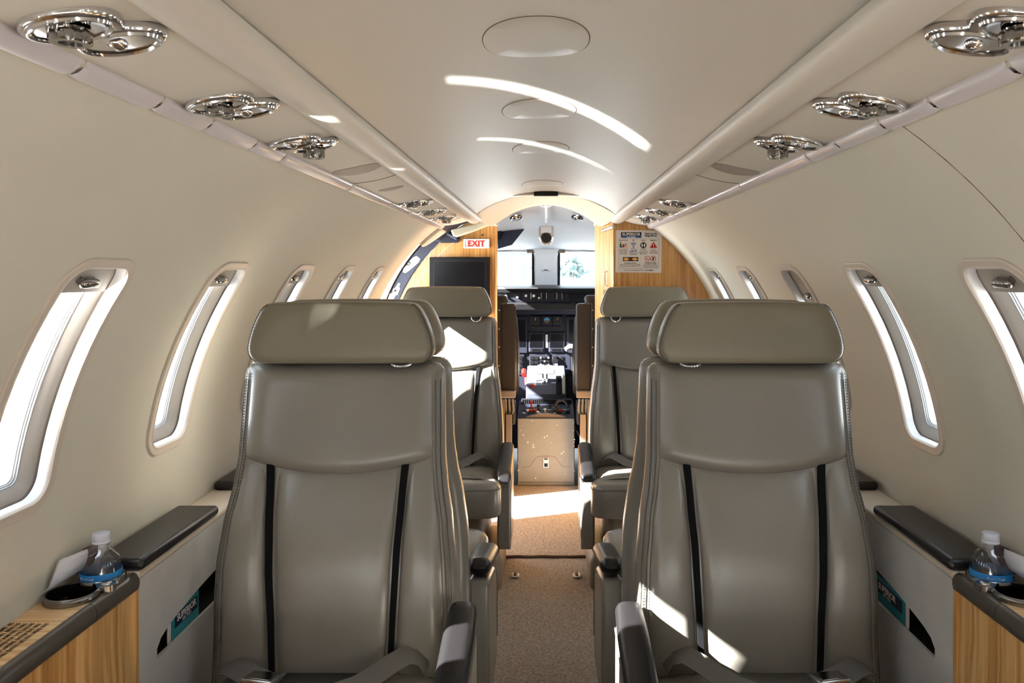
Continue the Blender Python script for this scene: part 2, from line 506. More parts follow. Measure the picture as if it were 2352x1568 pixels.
# overhead trim: strip at (0.4605,0.198), service panel up to the rail, rail with dark groove to the dome
def ovh(side, y, t):          # service panel, t 0 at the light strip, 1 under the rail
    x = .446 + (.338 - .446)*t; z = .2035 + (.2262 - .2035)*t - .004*sin(pi*t)
    return (side*x, y, z)
for side, nm, ye in ((-1, 'left', 3.43), (1, 'right', 3.44)):
    mb = MB().grid(lambda u, v: ovh(side, -1.0 + (ye + 1.0)*u, v), 8, 12)
    o = tag(mb.build('trim_1' if side < 0 else 'trim_2', 'overhead', smooth=60), 'beige overhead service panel along the %s side of the cabin ceiling' % nm, 'overhead panel', kind='structure')
    for ys in (1.80, 3.20):
        MB().tube([ovh(side, ys, t/16) for t in range(0, 17)], .0010, 5).build('panel_seam', 'seam', o)
    for yb, w_, hh_ in ((1.625, .050, .045), (1.985, .032, .022)):
        if side == 1 and yb > 1.9: continue
        mb = MB(); pts = []
        for k in range(40):
            a = 2*pi*k/40; c, s = cos(a), sin(a)
            tt = .50 + math.copysign(abs(c)**.8, c)*w_/.11*1.0; yy = yb + math.copysign(abs(s)**.9, s)*hh_
            if yb < 1.8 and .78*pi < a < 1.0*pi: tt += .05; yy += .006
            pts.append((min(max(tt, .02), .98), yy))
        def pr(tt, yy, d):
            p = ovh(side, yy, tt); return (p[0], p[1], p[2] - d)
        mb.loft([[pr(.5 + (a - .5)*s_, yb + (b - yb)*s_, d_) for a, b in pts] for s_, d_ in ((1, -.0005), (1, .0012), (.66, .0014), (.33, .0014), (.02, .0014))], True, False)
        mb.build('blank_plate', 'blank_plate', o, smooth=0)
    # rail
    prof = []
    for k in range(15):
        a = -.15 + (pi + .3)*k/14
        prof.append((side*(.3145 - .0315*cos(a)), .2335 - .0215*sin(a)))
    segs = [(-1.0, 1.945), (1.947, ye)] if side < 0 else [(-1.0, ye)]
    mb = MB()
    for (ya, yb) in segs:
        mb.loft([[(x, y, z) for x, z in prof] for y in (ya, yb)], False, False)
        mb.f.append(tuple(len(mb.v) - 15 + j for j in range(15)))
    r_ = tag(mb.build('trim_3' if side < 0 else 'trim_4', 'rail', smooth=50), 'rounded beige rail along the %s edge of the ceiling dome' % nm, 'ceiling rail', kind='structure')
    MB().box((min(side*.289, side*.36), -1.0, .240), (max(side*.289, side*.36), ye, .262)).build('groove', 'dark_void', r_, smooth=0)
    # light strip lenses
    ls = thing('light_strip', 'row of pale lilac lens covers along the top of the %s wall' % nm, 'light strip', (side*.455, 1.5, .2))
    cuts = [-.6, .2, .754, .911, 1.046, 1.207, 1.341, 1.804, 2.26, 2.43, 2.588, 2.746, 2.89, 3.06, ye]
    for ya, yb in zip(cuts, cuts[1:]):
        mb = MB()
        P = lambda x, z: (side*x, z)
        pf = [(.4615, .1955), (.4630, .1905), (.4585, .1875), (.4520, .1890), (.4455, .1945), (.4425, .2005), (.4435, .2065)]
        ya += .0028; yb -= .0028
        rings = []
        for yy, sh in ((ya, .0035), (ya + .004, .001), (ya + .010, 0), (yb - .010, 0), (yb - .004, .001), (yb, .0035)):
            rings.append([(side*x, yy, z + sh*(1 if 0 < i < 6 else 0)) for i, (x, z) in enumerate(pf)])
        mb.loft(rings, False, False)
        mb.build('lens', 'lens', ls, smooth=45)
    mb = MB().box((min(side*.4445, side*.4640), -1.0, .1975), (max(side*.4445, side*.4640), ye, .215))
    mb.build('backing', 'overhead', ls, smooth=0)

# black gap where the near right wall panel has dropped away from the strip
mb = MB(); mb.grid(lambda u, v: (.4605 + .0045*v, .72 + .60*u, .1972 - .005*v*min(1, (1-u)*3)), 8, 1)
mb.build('panel_gap', 'dark_void', wr)

# outer skin that keeps the daylight out above the cabin
sk = MB().grid(lambda u, v: (.885*sin(radians(-50 + 100*u)), -1.05 + 5.2*v, ZC + .885*cos(radians(-50 + 100*u))), 24, 4).grid(lambda u, v: (.885*sin(radians(-38 + 76*u)), 4.15 + 1.3*v, ZC + .885*cos(radians(-38 + 76*u))), 24, 2).build('ceiling_skin', 'wall', smooth=60)
tag(sk, 'outer fuselage crown above the cabin lining, hidden from inside', 'fuselage', kind='structure')
for side in (-1, 1):
    def ang(z): return math.acos(max(-1, min(1, (z - ZC)/.885)))
    cells = []
    if side == 1: cells.append((3.43, 5.45, .13, -1.3))
    else: pass
    ws = 4.0 if side < 0 else 3.43
    if side == 1: cells = []
    cells += [(ws, 4.10, .13, -1.3), (4.10, 4.68, -.25, -1.3), (4.68, 5.45, .22, -1.3)] if side < 0 else [(ws, 4.55, .23, -1.3), (4.55, 5.12, -.05, -1.3), (5.12, 5.45, .22, -1.3)]
    mb = MB()
    for (ya, yb, zt, zb) in cells:
        mb.grid(lambda u, v: (side*.885*sin(ang(zt + (zb-zt)*v)), ya + (yb-ya)*u, zt + (zb-zt)*v), 1, 16)
    o = mb.build('wall_skin_' + ('left' if side < 0 else 'right'), 'cockpit_dark', smooth=50)
    tag(o, 'dark %s cockpit side lining behind the front bulkhead' % ('left' if side < 0 else 'right'), 'cockpit wall', kind='structure')

# aft bulkhead behind the camera
mb = MB(); pts = [(R*sin(radians(a)), ZC + R*cos(radians(a))) for a in range(-140, 141, 5)]
mb.prism(pts, lambda a, b, d: (a, d, b), -1.06, -1.0)
tag(mb.build('wall_aft', 'wall', smooth=0), 'cream aft bulkhead behind the camera', 'wall', kind='structure')

# floor
fl = MB().grid(lambda u, v: (-.80 + 1.6*u, -1.0 + 4.19*v, -1.16), 8, 20).build('floor', 'carpet', smooth=60)
tag(fl, 'tan carpeted aisle floor between the seats', 'floor', kind='structure')
fc = MB().box((-.80, 3.19, -1.19), (.80, 4.24, -1.152)).build('forward_carpet', 'carpet', fl, smooth=0, bevel=.006)
mb = MB(); mb.tube([(-.30 + .6*k/40, 3.186 + .002*sin(k*1.1), -1.156 + .001*sin(k*.7)) for k in range(41)], .006, 6); mb.build('carpet_seam', 'seam', fl)
cf = MB().box((-.80, 4.24, -1.2), (.80, 5.45, -1.162)).build('cockpit_floor', 'cockpit_dark', fl, smooth=0)
sf = MB().box((-.80, -1.0, -1.30), (.80, 5.45, -1.20)).build('subfloor', 'cockpit_dark', fl, smooth=0)

# ------------------------------------------------------------------ front bulkheads
ARC = lambda r, a: (r*sin(radians(a)), ZC + r*cos(radians(a)))
def arcx(z, r): return sqrt(max(r*r - (z - ZC)**2, 0))
# right: galley cabinet
gal = thing('wall_front_right', 'honey bamboo galley bulkhead behind the far right seat, with a notice on it', 'bulkhead', (.5, 3.44, -1.16), kind='structure')
poly = [(.296, -1.16), (.296, .24)] + [(x, .24 - .008*k) for k, x in enumerate((.34, .40, .44))] + [(arcx(z, R), z) for z in [.19 - .03*k for k in range(28)]] + [(.78, -1.16)]
MB().prism(poly, lambda a, b, d: (a, d, b), 3.44, 3.465).build('front_panel', 'wood_shaded', gal, smooth=0)
sideL = lambda y: .296 + (.25 - .296)*(y - 3.465)/(4.0 - 3.465)
def side_panel(ya, yb, za, zb, nm, m='wood_side', out=0.0):
    mb = MB(); pts = [(ya, za), (yb, za), (yb, zb), (ya, zb)]
    mb.prism(pts, lambda a, b, d: (sideL(a) + d - out, a, b), 0.0, .02)
    return mb.build(nm, m, gal, smooth=0, bevel=.0015)
side_panel(3.466, 3.55, -1.16, .245, 'door_jamb')
side_panel(3.555, 3.72, -.18, .22, 'cabinet_door')
side_panel(3.555, 3.72, -1.16, -.185, 'lower_door')
side_panel(3.725, 3.86, -1.16, .23, 'cabinet_door')
side_panel(3.865, 4.0, -1.16, .262, 'door_jamb')
side_panel(3.56, 3.86, .222, .262, 'header')
MB().prism([(.296, .2), (.31, .2), (.31, -1.16), (.296, -1.16)], lambda a, b, d: (a, d, b), 3.463, 3.47).build('edge_strip', 'wood_z', gal, smooth=0)
h = MB()
for zc in (-.03, -.115):
    h.tube([(sideL(3.62), 3.62, zc + .035), (sideL(3.62) - .012, 3.62, zc + .03), (sideL(3.62) - .012, 3.62, zc - .03), (sideL(3.62), 3.62, zc - .035)], .004, 8)
h.build('pull_handle', 'chrome', gal)
MB().tube([(.252, 3.50, .186), (.297, 3.43, .199)], .0085, 16).build('coat_hook', 'steel', gal, bevel=.001)
# left: screen bulkhead
lb = thing('wall_front_left', 'honey bamboo bulkhead on the left of the cockpit doorway', 'bulkhead', (-.5, 4.0, -1.16), kind='structure')
poly = [(-.25, -1.16), (-.25, .268), (-.254, .276), (-.262, .28)] + [(-.33, .283), (-.36, .27)] + [(-arcx(z, .808), z) for z in [.24 - .03*k for k in range(38)]] + [(-.72, -1.16)]
MB().prism(poly, lambda a, b, d: (a, d, b), 4.0, 4.03).build('panel', 'wood_front', lb, smooth=0)
MB().box((-.256, 3.992, -1.16), (-.248, 4.035, .27)).build('edge_strip', 'wood_z', lb, smooth=0, bevel=.002)
MB().cyl((-.325, 4.0, .189), .004, .006, (0, -1, 0), 12).build('peephole', 'black_plastic', lb)
# cream tube painting the lit line along the panel's curved edge
mb = MB(); mb.tube([(-arcx(z, .765), 3.999, z) for z in [.16 - .02*k for k in range(22)]], .0012, 4); mb.build('lit_edge_line', 'cream_cover', lb)
# cockpit doorway snap strips
for side in (-1, 1):
    sp = thing('curtain_strip', 'dark brown snap strip for the cockpit curtain, %s edge of the doorway' % ('left' if side < 0 else 'right'), 'curtain strip', (side*.24, 4.03, -.5))
    x0 = side*.262; x1 = side*.234
    MB().box((min(x0, x1), 4.032, -1.15), (max(x0, x1), 4.046, -.155)).build('strip', 'brown_leather', sp, smooth=0, bevel=.002)
    for z in (-.195, -.292, -.385, -.48, -.57, -.665, -.74, -.83):
        MB().lathe([(0.001, -.005), (.0038, -.004), (.005, 0)], (side*.2405, 4.031, z), 10, (0, 1, 0)).build('snap', 'chrome', sp)

# door opening: forward jamb with striker plates, hinge, header cover
dj = thing('door_1', 'navy entry door jamb with white striker plates beside the screen bulkhead', 'door frame', (-.75, 4.0, 0), kind='structure')
def jam(r, a, y): x, z = ARC(r, a); return (-x, y, z)
aa = [40 + 2*k for k in range(46)]
MB().loft([[jam(.812, a, 3.985), jam(.868, a, 3.985), jam(.868, a, 4.03), jam(.812, a, 4.03)] for a in aa]).build('jamb', 'navy', dj, smooth=40)
MB().tube([jam(.866, a, 3.983) for a in aa], .004, 6).build('inner_seal', 'black_plastic', dj)
MB().loft([[jam(.869, a, 3.965), jam(.884, a, 3.965), jam(.884, a, 4.03), jam(.869, a, 4.03)] for a in aa]).build('outer_edge', 'reveal', dj, smooth=40)
def jplate(pts, nm, m, d=.004):
    MB().prism(pts, lambda a, r, q: jam(r, a, q), 3.985 - d, 3.9855).build(nm, m, dj, smooth=0, bevel=.001)
MB().loft([[jam(.812 if a > 30 else .806, a, y) for y in (3.45, 3.75, 3.985)] for a in (26, 29, 32, 35, 38, 41)], False, False).build('header_panel', 'navy', dj, smooth=40)
jplate([(51.0, .822), (52.2, .818), (53.6, .822), (56.6, .833), (58.0, .842), (58.2, .856), (57.0, .862), (55.6, .858), (55.2, .846), (54.2, .846), (53.8, .858), (52.2, .855), (51.0, .846)], 'striker_plate', 'white_plastic')
jplate([(62.0, .838), (63.2, .836), (63.6, .828), (66.2, .826), (66.4, .834), (69.0, .836), (69.4, .862), (66.6, .864), (66.2, .852), (65.0, .858), (64.0, .850), (62.2, .848)], 'striker_plate', 'white_plastic')
for a, r in ((51.8, .838), (57.2, .850), (62.6, .843), (68.2, .842), (67.8, .857)):
    MB().cyl(jam(r, a, 3.982), .004, .003, (0, -1, 0), 10).build('screw', 'steel', dj)
for a, r in ((65.0, .844), (54.7, .853)):
    MB().cyl(jam(r, a, 3.9795), .006, .003, (0, -1, 0), 12).build('striker_hole', 'dark_void' if a > 60 else 'tan_metal', dj)
hb = dj
MB().prism([(-.545, .232), (-.500, .262), (-.478, .262), (-.462, .200), (-.438, .186), (-.432, .166), (-.446, .150), (-.53, .148), (-.575, .168)], lambda a, b, d: (a, d, b), 3.955, 3.99).build('hinge_bracket', 'navy', hb, smooth=0, bevel=.003)
MB().tube([(-.535, 3.945, .222), (-.445, 3.940, .168)], .011, 12).build('hinge_rod', 'navy', hb, bevel=.001)
cc = MB()
pts = [(-.482, .214), (-.47, .182), (-.452, .178), (-.37, .205), (-.272, .244), (-.30, .256), (-.40, .236)]
cc.prism(pts, lambda a, b, d: (a*.925, d, b*.925), 3.66, 3.69)
tag(cc.build('door_header_cover', 'cream_cover', smooth=0, bevel=.006), 'curved cream cover strip hanging over the entry, beside the left rail end', 'cover')
def lip(u, v):
    ph = 35.4 + 8.5*v; ext = .16*sqrt(max(0, 1 - ((ph - 36.0)/8.2)**2)) if ph > 36 else .16
    x, z = ARC(R, ph); return (-x, 3.415 + ext*u, z - .004*u)
ec = MB().grid(lip, 4, 16).build('trim_5', 'wall', smooth=60)
tag(ec, 'rounded cream lip where the left wall ends at the entry door', 'wall lip', kind='structure')
md = ec.modifiers.new('thick', 'SOLIDIFY'); md.thickness = .012
ud = thing('door_2', 'unseen upper half of the entry door, swung up to shade the left bulkhead', 'door', (-.64, 3.71, .2), kind='structure')  # added out of view, length and tilt set to keep sun off the bulkhead
MB().loft([[(-.655 - .92*t, y, .205 + .20*t - .10*t*t + dz) for y, dz in ((3.40, 0), (4.02, 0), (4.02, .05), (3.40, .05))] for t in [k/8 for k in range(9)]]).build('door_awning', 'reveal', ud, smooth=40)
# vestibule ceiling and cockpit arch
vc = MB().grid(lambda u, v: (-(R + .02)*sin(radians(15 + 18*u)), 3.42 + .62*v, ZC + (R + .02)*cos(radians(15 + 18*u)) + .01), 10, 4).build('ceiling_entry', 'wall', smooth=60)
tag(vc, 'cream ceiling over the entry door on the left', 'ceiling', kind='structure')
gc = MB().grid(lambda u, v: ((R + .02)*sin(radians(15 + 31*u)), 3.45 + .62*v, ZC + (R + .02)*cos(radians(15 + 31*u)) + .01), 10, 4).build('ceiling_galley', 'wall', smooth=60)
tag(gc, 'cream ceiling over the galley on the right', 'ceiling', kind='structure')
def arch(y, hw, zb, zt, p=2.0, n=40):
    out = []
    for k in range(n + 1):
        t = -1 + 2*k/n; x = hw*t
        out.append((x, y, zb + (zt - zb)*(1 - abs(t)**p)))
    return out
ar = MB().loft([arch(3.25, .300, .2305, .3275, 2.2), arch(3.40, .296, .228, .321), arch(3.54, .272, .216, .312), arch(3.60, .246, .2085, .308), arch(3.605, .246, .212, .312), arch(3.62, .30, .26, .36)], False, False).build('trim_6', 'wall', smooth=50)
tag(ar, 'cream arched lip framing the top of the cockpit doorway', 'arch trim', kind='structure')
mb = MB(); mb.box((-.300, 3.56, .235), (-.246, 4.03, .25)); mb.box((.246, 3.56, .235), (.300, 4.03, .25))
tag(mb.build('trim_7', 'wall', smooth=0), 'cream returns beside the cockpit arch', 'arch trim', kind='structure')
ey = MB()
ey.loft([[(x, 3.19, dome(x) - .0005), (x, 3.19, dome(x) - .0125*(1 - (x/.135)**2) - .0008), (x, 3.25, dome(x) - .004*(1 - (x/.135)**2) - .001)] for x in [-.135 + .27*k/24 for k in range(25)]], False, False)
ey = ey.build('trim_8', 'rail', smooth=40)
tag(ey, 'tan eyebrow fairing under the front of the ceiling dome', 'fairing', kind='structure')
tag(MB().box((-.049, 3.172, .3095), (.049, 3.20, .3275)).build('ceiling_sensor', 'black_plastic', smooth=0, bevel=.002), 'small black rectangular sensor at the front of the ceiling dome', 'sensor')
# ------------------------------------------------------------------ seats
WT = [(.30, .240), (.50, .240), (.58, .237), (.66, .229), (.74, .216), (.79, .211), (.98, .207)]
def sw(z): return interp(WT, z)
def yf(z): return .088*(z - .38)/.6 - .020*math.exp(-((z - .60)/.13)**2)
def zseam(x): return .753 + .034*min(1, (abs(x)/.20))**2.0
XS = [(.36, .112), (.45, .117), (.60, .124), (.70, .130), (.80, .136)]
def patch(xl, xr, z0, z1, p=.020, nu=20, nv=26, out=.012, e=6):
    mb = MB(); k0 = 0
    def pt(u, v):
        z = .6
        for _ in range(4):
            x = xl(z) + (xr(z) - xl(z))*u
            z = z0(x) + (z1(x) - z0(x))*v
        E = (1 - abs(2*u - 1)**e)*(1 - abs(2*v - 1)**e)
        return x, z, E
    def warp(t): return .5 - .5*cos(pi*t)
    def s(u, v):
        x, z, E = pt(warp(u), warp(v)); return (x, yf(z) + out - p*E, z)
    mb.grid(s, nu, nv)
    # skirt
    edge = [s(k/nu, 0) for k in range(nu)] + [s(1, k/nv) for k in range(nv)] + [s(1 - k/nu, 1) for k in range(nu)] + [s(0, 1 - k/nv) for k in range(nv)]
    mb.loft([edge, [(x, y + .03, z) for x, y, z in edge]], True, False)
    return mb
def rounded_slab(plan, zfn_top, zfn_bot, ins=((.0, .012), (.0, .03)), cx=0, cy=0):
    pass

def seat(label, x, y0, face, aisle, arm, group, full):
    """face -1: faces the camera (-Y). aisle: world side of the armrest. arm: armrest height above floor."""
    o = thing('cabin_seat', label, 'seat', (0, 0, 0), group)
    a = aisle * (1 if face < 0 else -1)
    # backrest shell
    def ring(z, ins, insx):
        w = sw(z) - insx; r = .028
        f, b = yf(z) + .010 + ins, yf(z) + .108 - .065*max(0, (z - .38)) - ins
        cyy, hd = (f + b)/2, (b - f)/2
        return [(px, cyy + py, z) for px, py in rr_pts(w, hd, min(r, hd*.9), 5)]
    rings = [ring(.30 + (.95 - .30)*k/26, 0, 0) for k in range(27)] + [ring(.960, .001, .003), ring(.968, .004, .010), ring(.973, .010, .022), ring(.975, .02, .045)]
    sh = MB().loft(rings).build('backrest', 'leather', o, smooth=60)
    e = .018
    patch(lambda z: -(sw(z) - e), lambda z: sw(z) - e, zseam, lambda x: .970, .024, 26, 26, .013, 10).build('upper_panel', 'leather', o, smooth=60)
    xs = lambda z: interp(XS, z)
    patch(lambda z: -(xs(z) - .004), lambda z: xs(z) - .004, lambda x: .345, lambda x: zseam(x) + .016, .021, 22, 30, .017, 8).build('lumbar_panel', 'leather', o, smooth=60)
    for s in (-1, 1):
        if s > 0: patch(lambda z: xs(z) + .005, lambda z: sw(z) - e, lambda x: .345, lambda x: zseam(x) + .016, .021, 14, 30, .017, 4).build('side_bolster', 'leather', o, smooth=60)
        else: patch(lambda z: -(sw(z) - e), lambda z: -(xs(z) + .005), lambda x: .345, lambda x: zseam(x) + .016, .021, 14, 30, .017, 4).build('side_bolster', 'leather', o, smooth=60)
        mb = MB(); rr = []
        for k in range(25):
            z = .352 + (.775 - .352)*k/24; hw = .0048 + .0022*k/24
            c = s*(xs(z) + .0006)
            rr.append([(c - hw, yf(z) + .0015, z), (c + hw, yf(z) + .0015, z), (c + hw, yf(z) + .016, z), (c - hw, yf(z) + .016, z)])
        mb.loft(rr).build('black_inlay', 'black_strip', o, smooth=0)
        # welts and stitching down the edge
        mb = MB()
        for off in (.0155, .0065):
            mb.tube([(s*(sw(z) - off), yf(z) + (.0107 if off > .01 else .0172), z) for z in [.36 + .58*k/40 for k in range(41)]], .0011, 5)
        mb.build('welt', 'stitch', o)
        if full:
            mb = MB()
            for off, dy in ((.0225, .0085), (.0108, .0122)):
                z = .37
                while z < .955:
                    xx = s*(sw(z) - off)
                    mb.box((xx - .00036, yf(z) + dy - .0005, z), (xx + .00036, yf(z) + dy + .002, z + .0034)); z += .0058
            tag(mb.build('stitching', 'stitch', o, smooth=0), kind='stuff')
    # headrest
    half = [(.0, .9785), (.10, .9785), (.160, .979), (.174, .982), (.1835, .989), (.1888, .999), (.1898, 1.012), (.187, 1.030), (.181, 1.050), (.173, 1.070), (.164, 1.087), (.157, 1.096), (.149, 1.101), (.138, 1.1035), (.07, 1.1055), (0, 1.106)]
    half = [(x_, z_ - (.005 if full else .004)) for x_, z_ in half]
    outl = half + [(-x_, z_) for x_, z_ in reversed(half[1:-1])]
    zc = 1.04
    def hr(t, y, bz=0.0, tz=None):
        tz = t if tz is None else tz
        return [(px*t, y, zc + (pz - zc)*tz) for px, pz in outl]
    hrings = [hr(.05, .061), hr(.45, .0613), hr(.80, .0625, tz=.74), hr(.93, .0645, tz=.90), hr(.965, .068, tz=.955), hr(.978, .0745, tz=.98), hr(.983, .082, tz=.99), hr(.992, .092), hr(.992, .118), hr(.98, .130, tz=.985), hr(.95, .138, tz=.94), hr(.85, .143, tz=.8), hr(.05, .145)]
    hd = MB().loft(hrings).build('headrest', 'leather_headrest', o, smooth=70)
    for s in (-1, 1):
        mb = MB(); seg = half[3:13]
        for t, y in ((.9785, .0735), (.984, .0815)):
            mb.tube([(s*px*t, y, zc + (pz - zc)*t) for px, pz in seg], .0013, 5)
        mb.build('headrest_welt', 'stitch', hd)
        if full:
            mb = MB()
            for t, y, in ((.962, .0668), (.990, .0895)):
                for (p, q) in zip(seg, seg[1:]):
                    L = sqrt((p[0]-q[0])**2 + (p[1]-q[1])**2); nd = max(1, int(L/.0055))
                    for d in range(nd):
                        u = (d + .3)/nd; u2 = (d + .8)/nd
                        A = (s*(p[0] + (q[0]-p[0])*u)*t, y, zc + (p[1] + (q[1]-p[1])*u - zc)*t); B = (s*(p[0] + (q[0]-p[0])*u2)*t, y, zc + (p[1] + (q[1]-p[1])*u2 - zc)*t)
                        mb.tube([A, B], .00045, 4)
            tag(mb.build('headrest_stitching', 'stitch', hd, smooth=0), kind='stuff')
    dr = MB(); cx = a*.126
    zl, dp = (.976, .019) if not full else (.9765, .006)
    dr.tube([(cx + .020*cos(t), .070 - .010*abs(sin(t)), zl - dp*sin(t)) for t in [pi*k/14 for k in range(15)]], .0026, 8)
    dr.tube([(cx - .020, .072, zl + .001), (cx + .020, .072, zl + .001)], .0024, 6)
    dr.build('pull_ring', 'chrome', o)
    # seat cushion
    plan = []
    def half_w(y):      # y negative towards the front
        return interp([(-.44, .252), (-.33, .252), (-.27, .226), (.03, .222)], y)
    def cring(ins, zt, tilt):
        pts = []
        ys = [.03 - ins, 0, -.10, -.20, -.27, -.30, -.33, -.38]
        right = [(half_w(y) - ins, y) for y in ys]
        corner = [(.252 - ins - .05*(1 - cos(t)), -.38 - (.05 - ins)*sin(t)) for t in [pi/2*k/6 for k in range(1, 7)]]
        front = [(.13, -.437 + ins*.9), (.0, -.442 + ins*.9)]
        h = right + corner + front
        h = h + [(-px, py) for px, py in reversed(h[:-1])]
        return [(px, py, zt + (-py)*tilt) for px, py in h]
    crs = [cring(.03, .268, .09), cring(.008, .262, .09), cring(.0, .272, .09), cring(.0, .345, .115), cring(.002, .356, .117), cring(.009, .367, .119), cring(.026, .376, .120), cring(.07, .383, .12), cring(.14, .386, .12)]
    cu = MB().loft(crs).build('seat_cushion', 'leather', o, smooth=60)
    w_ = cring(.0005, .350, .116); MB().tube(w_[1:-1], .0016, 5).build('cushion_welt', 'stitch', cu)
    # base
    MB().box((-.19, -.36, .12), (.19, .07, .30)).build('seat_frame', 'plinth', o, smooth=30, bevel=.02, seg=3)
    pl = rr_pts(.252, .19, .05, 5)
    def pring(ins, z): return [((abs(px) - ins)*(1 if px > 0 else -1), py - .125 + (ins if py < 0 else -ins), z) for px, py in pl]
    MB().loft([pring(.004, .0), pring(0, .006), pring(0, .10), pring(.012, .125)]).build('base_shroud', 'plinth', o, smooth=40)
    # armrest on the aisle side
    x0, x1 = .233, .283
    side = [(.015, .13), (.02, .16), (.02, arm - .07), (.012, arm - .046), (-.06, arm - .060), (-.18, arm - .088), (-.245, arm - .118), (-.27, arm - .17), (-.275, .17), (-.262, .135)]
    ab = MB().prism([(p, q) for p, q in side], lambda p, q, d: (a*d, p, q), x0, x1)
    ab = ab.build('armrest_box', 'leather', o, smooth=30, bevel=.009, seg=3)
    mb = MB(); mb.tube([(a*(x1 + .0004), p, q) for p, q in [(.016, arm - .06), (-.06, arm - .071), (-.18, arm - .099), (-.24, arm - .128), (-.262, arm - .175), (-.266, .18)]], .0014, 5); mb.build('armrest_welt', 'stitch', ab)
    rr = []
    N = 16
    for k in range(N + 1):
        t = k/N; y = .022 - .315*t
        zt = arm - .052*t - .012*t*t
        rnd = min(1, sqrt(max(0, 1 - max(0, (.05 - t)/.05)**2)) if t < .05 else 1) * (sqrt(max(0.0, 1 - ((t - .86)/.14)**2)) if t > .86 else 1)
        rnd = max(rnd, .05)
        cxx, hw_ = .2575, .0295*(.55 + .45*rnd) * (1 - .12*max(0, .3 - t)/.3)
        hh_ = .0200*rnd
        rr.append([(a*(cxx + px), y, zt - .0185 + pz) for px, pz in rr_pts(hw_, max(hh_, .002), max(hh_, .002)*.95, 5)])
    MB().loft(rr).build('armrest_pad', 'black_leather', o, smooth=60)
    MB().box((min(a*.242, a*.276), -.12, arm - .10), (max(a*.242, a*.276), -.02, arm - .048)).build('armrest_riser', 'tan_metal', o, smooth=0, bevel=.003)
    # lap belt
    def ribbon(path, w, th=.0022):
        mb = MB(); P = [Vector(p) for p in path]; rings = []
        for i, p in enumerate(P):
            t = (P[min(i+1, len(P)-1)] - P[max(i-1, 0)]).normalized()
            sd = t.cross(Vector((0, -.45, .9))).normalized(); nn = sd.cross(t).normalized()
            rings.append([p - sd*w/2, p + sd*w/2, p + sd*w/2 + nn*th, p - sd*w/2 + nn*th])
        return mb.loft(rings)
    ribbon([(-a*.200, .0, .398), (-a*.184, -.012, .405), (-a*.165, -.025, .405), (-a*.135, -.045, .402), (-a*.10, -.065, .400)], .044).build('belt_webbing', 'belt', o, smooth=40)
    ribbon([(a*.19, .002, .398), (a*.172, -.004, .420), (a*.150, -.018, .428), (a*.125, -.035, .420), (a*.10, -.052, .408), (a*.07, -.075, .400), (a*.03, -.11, .402)], .042).build('belt_webbing', 'belt', o, smooth=40)
    M = Matrix.Rotation(a*-.2, 3, 'Z') @ Matrix.Rotation(-.12, 3, 'X')
    bk = MB().obox((-a*.105, -.072, .411), (.062, .046, .013), M).build('buckle', 'steel', o, smooth=30, bevel=.004, seg=3)
    MB().obox((-a*.105, -.075, .4185), (.050, .034, .003), M).build('buckle_face', 'brushed', bk, smooth=30, bevel=.001)
    M2 = Matrix.Rotation(a*.5, 3, 'Z')
    MB().obox((a*.020, -.112, .407), (.046, .018, .012), M2).build('belt_tip', 'black_plastic', o, smooth=30, bevel=.004)
    o.location = (x, y0, -1.16)
    if face > 0: o.rotation_euler.z = pi
    return o
seat('nearest left taupe leather seat facing the camera, beside the left cup holder cabinet', -.418, 1.515, -1, 1, .525, 'cabin seats', True)
seat('nearest right taupe leather seat facing the camera, sunlit patch low on its back', .418, 1.515, -1, -1, .525, 'cabin seats', True)
seat('left taupe leather seat standing back to back with the nearest left seat', -.415, 1.85, 1, 1, .488, 'cabin seats', True)
seat('right taupe leather seat standing back to back with the nearest right seat', .413, 1.85, 1, -1, .488, 'cabin seats', True)
seat('far left taupe leather seat below the screen, backrest lit by diagonal sun', -.413, 3.155, -1, 1, .478, 'cabin seats', False)
seat('far taupe leather seat on the right below the notice on the bulkhead', .413, 3.155, -1, -1, .478, 'cabin seats', False)

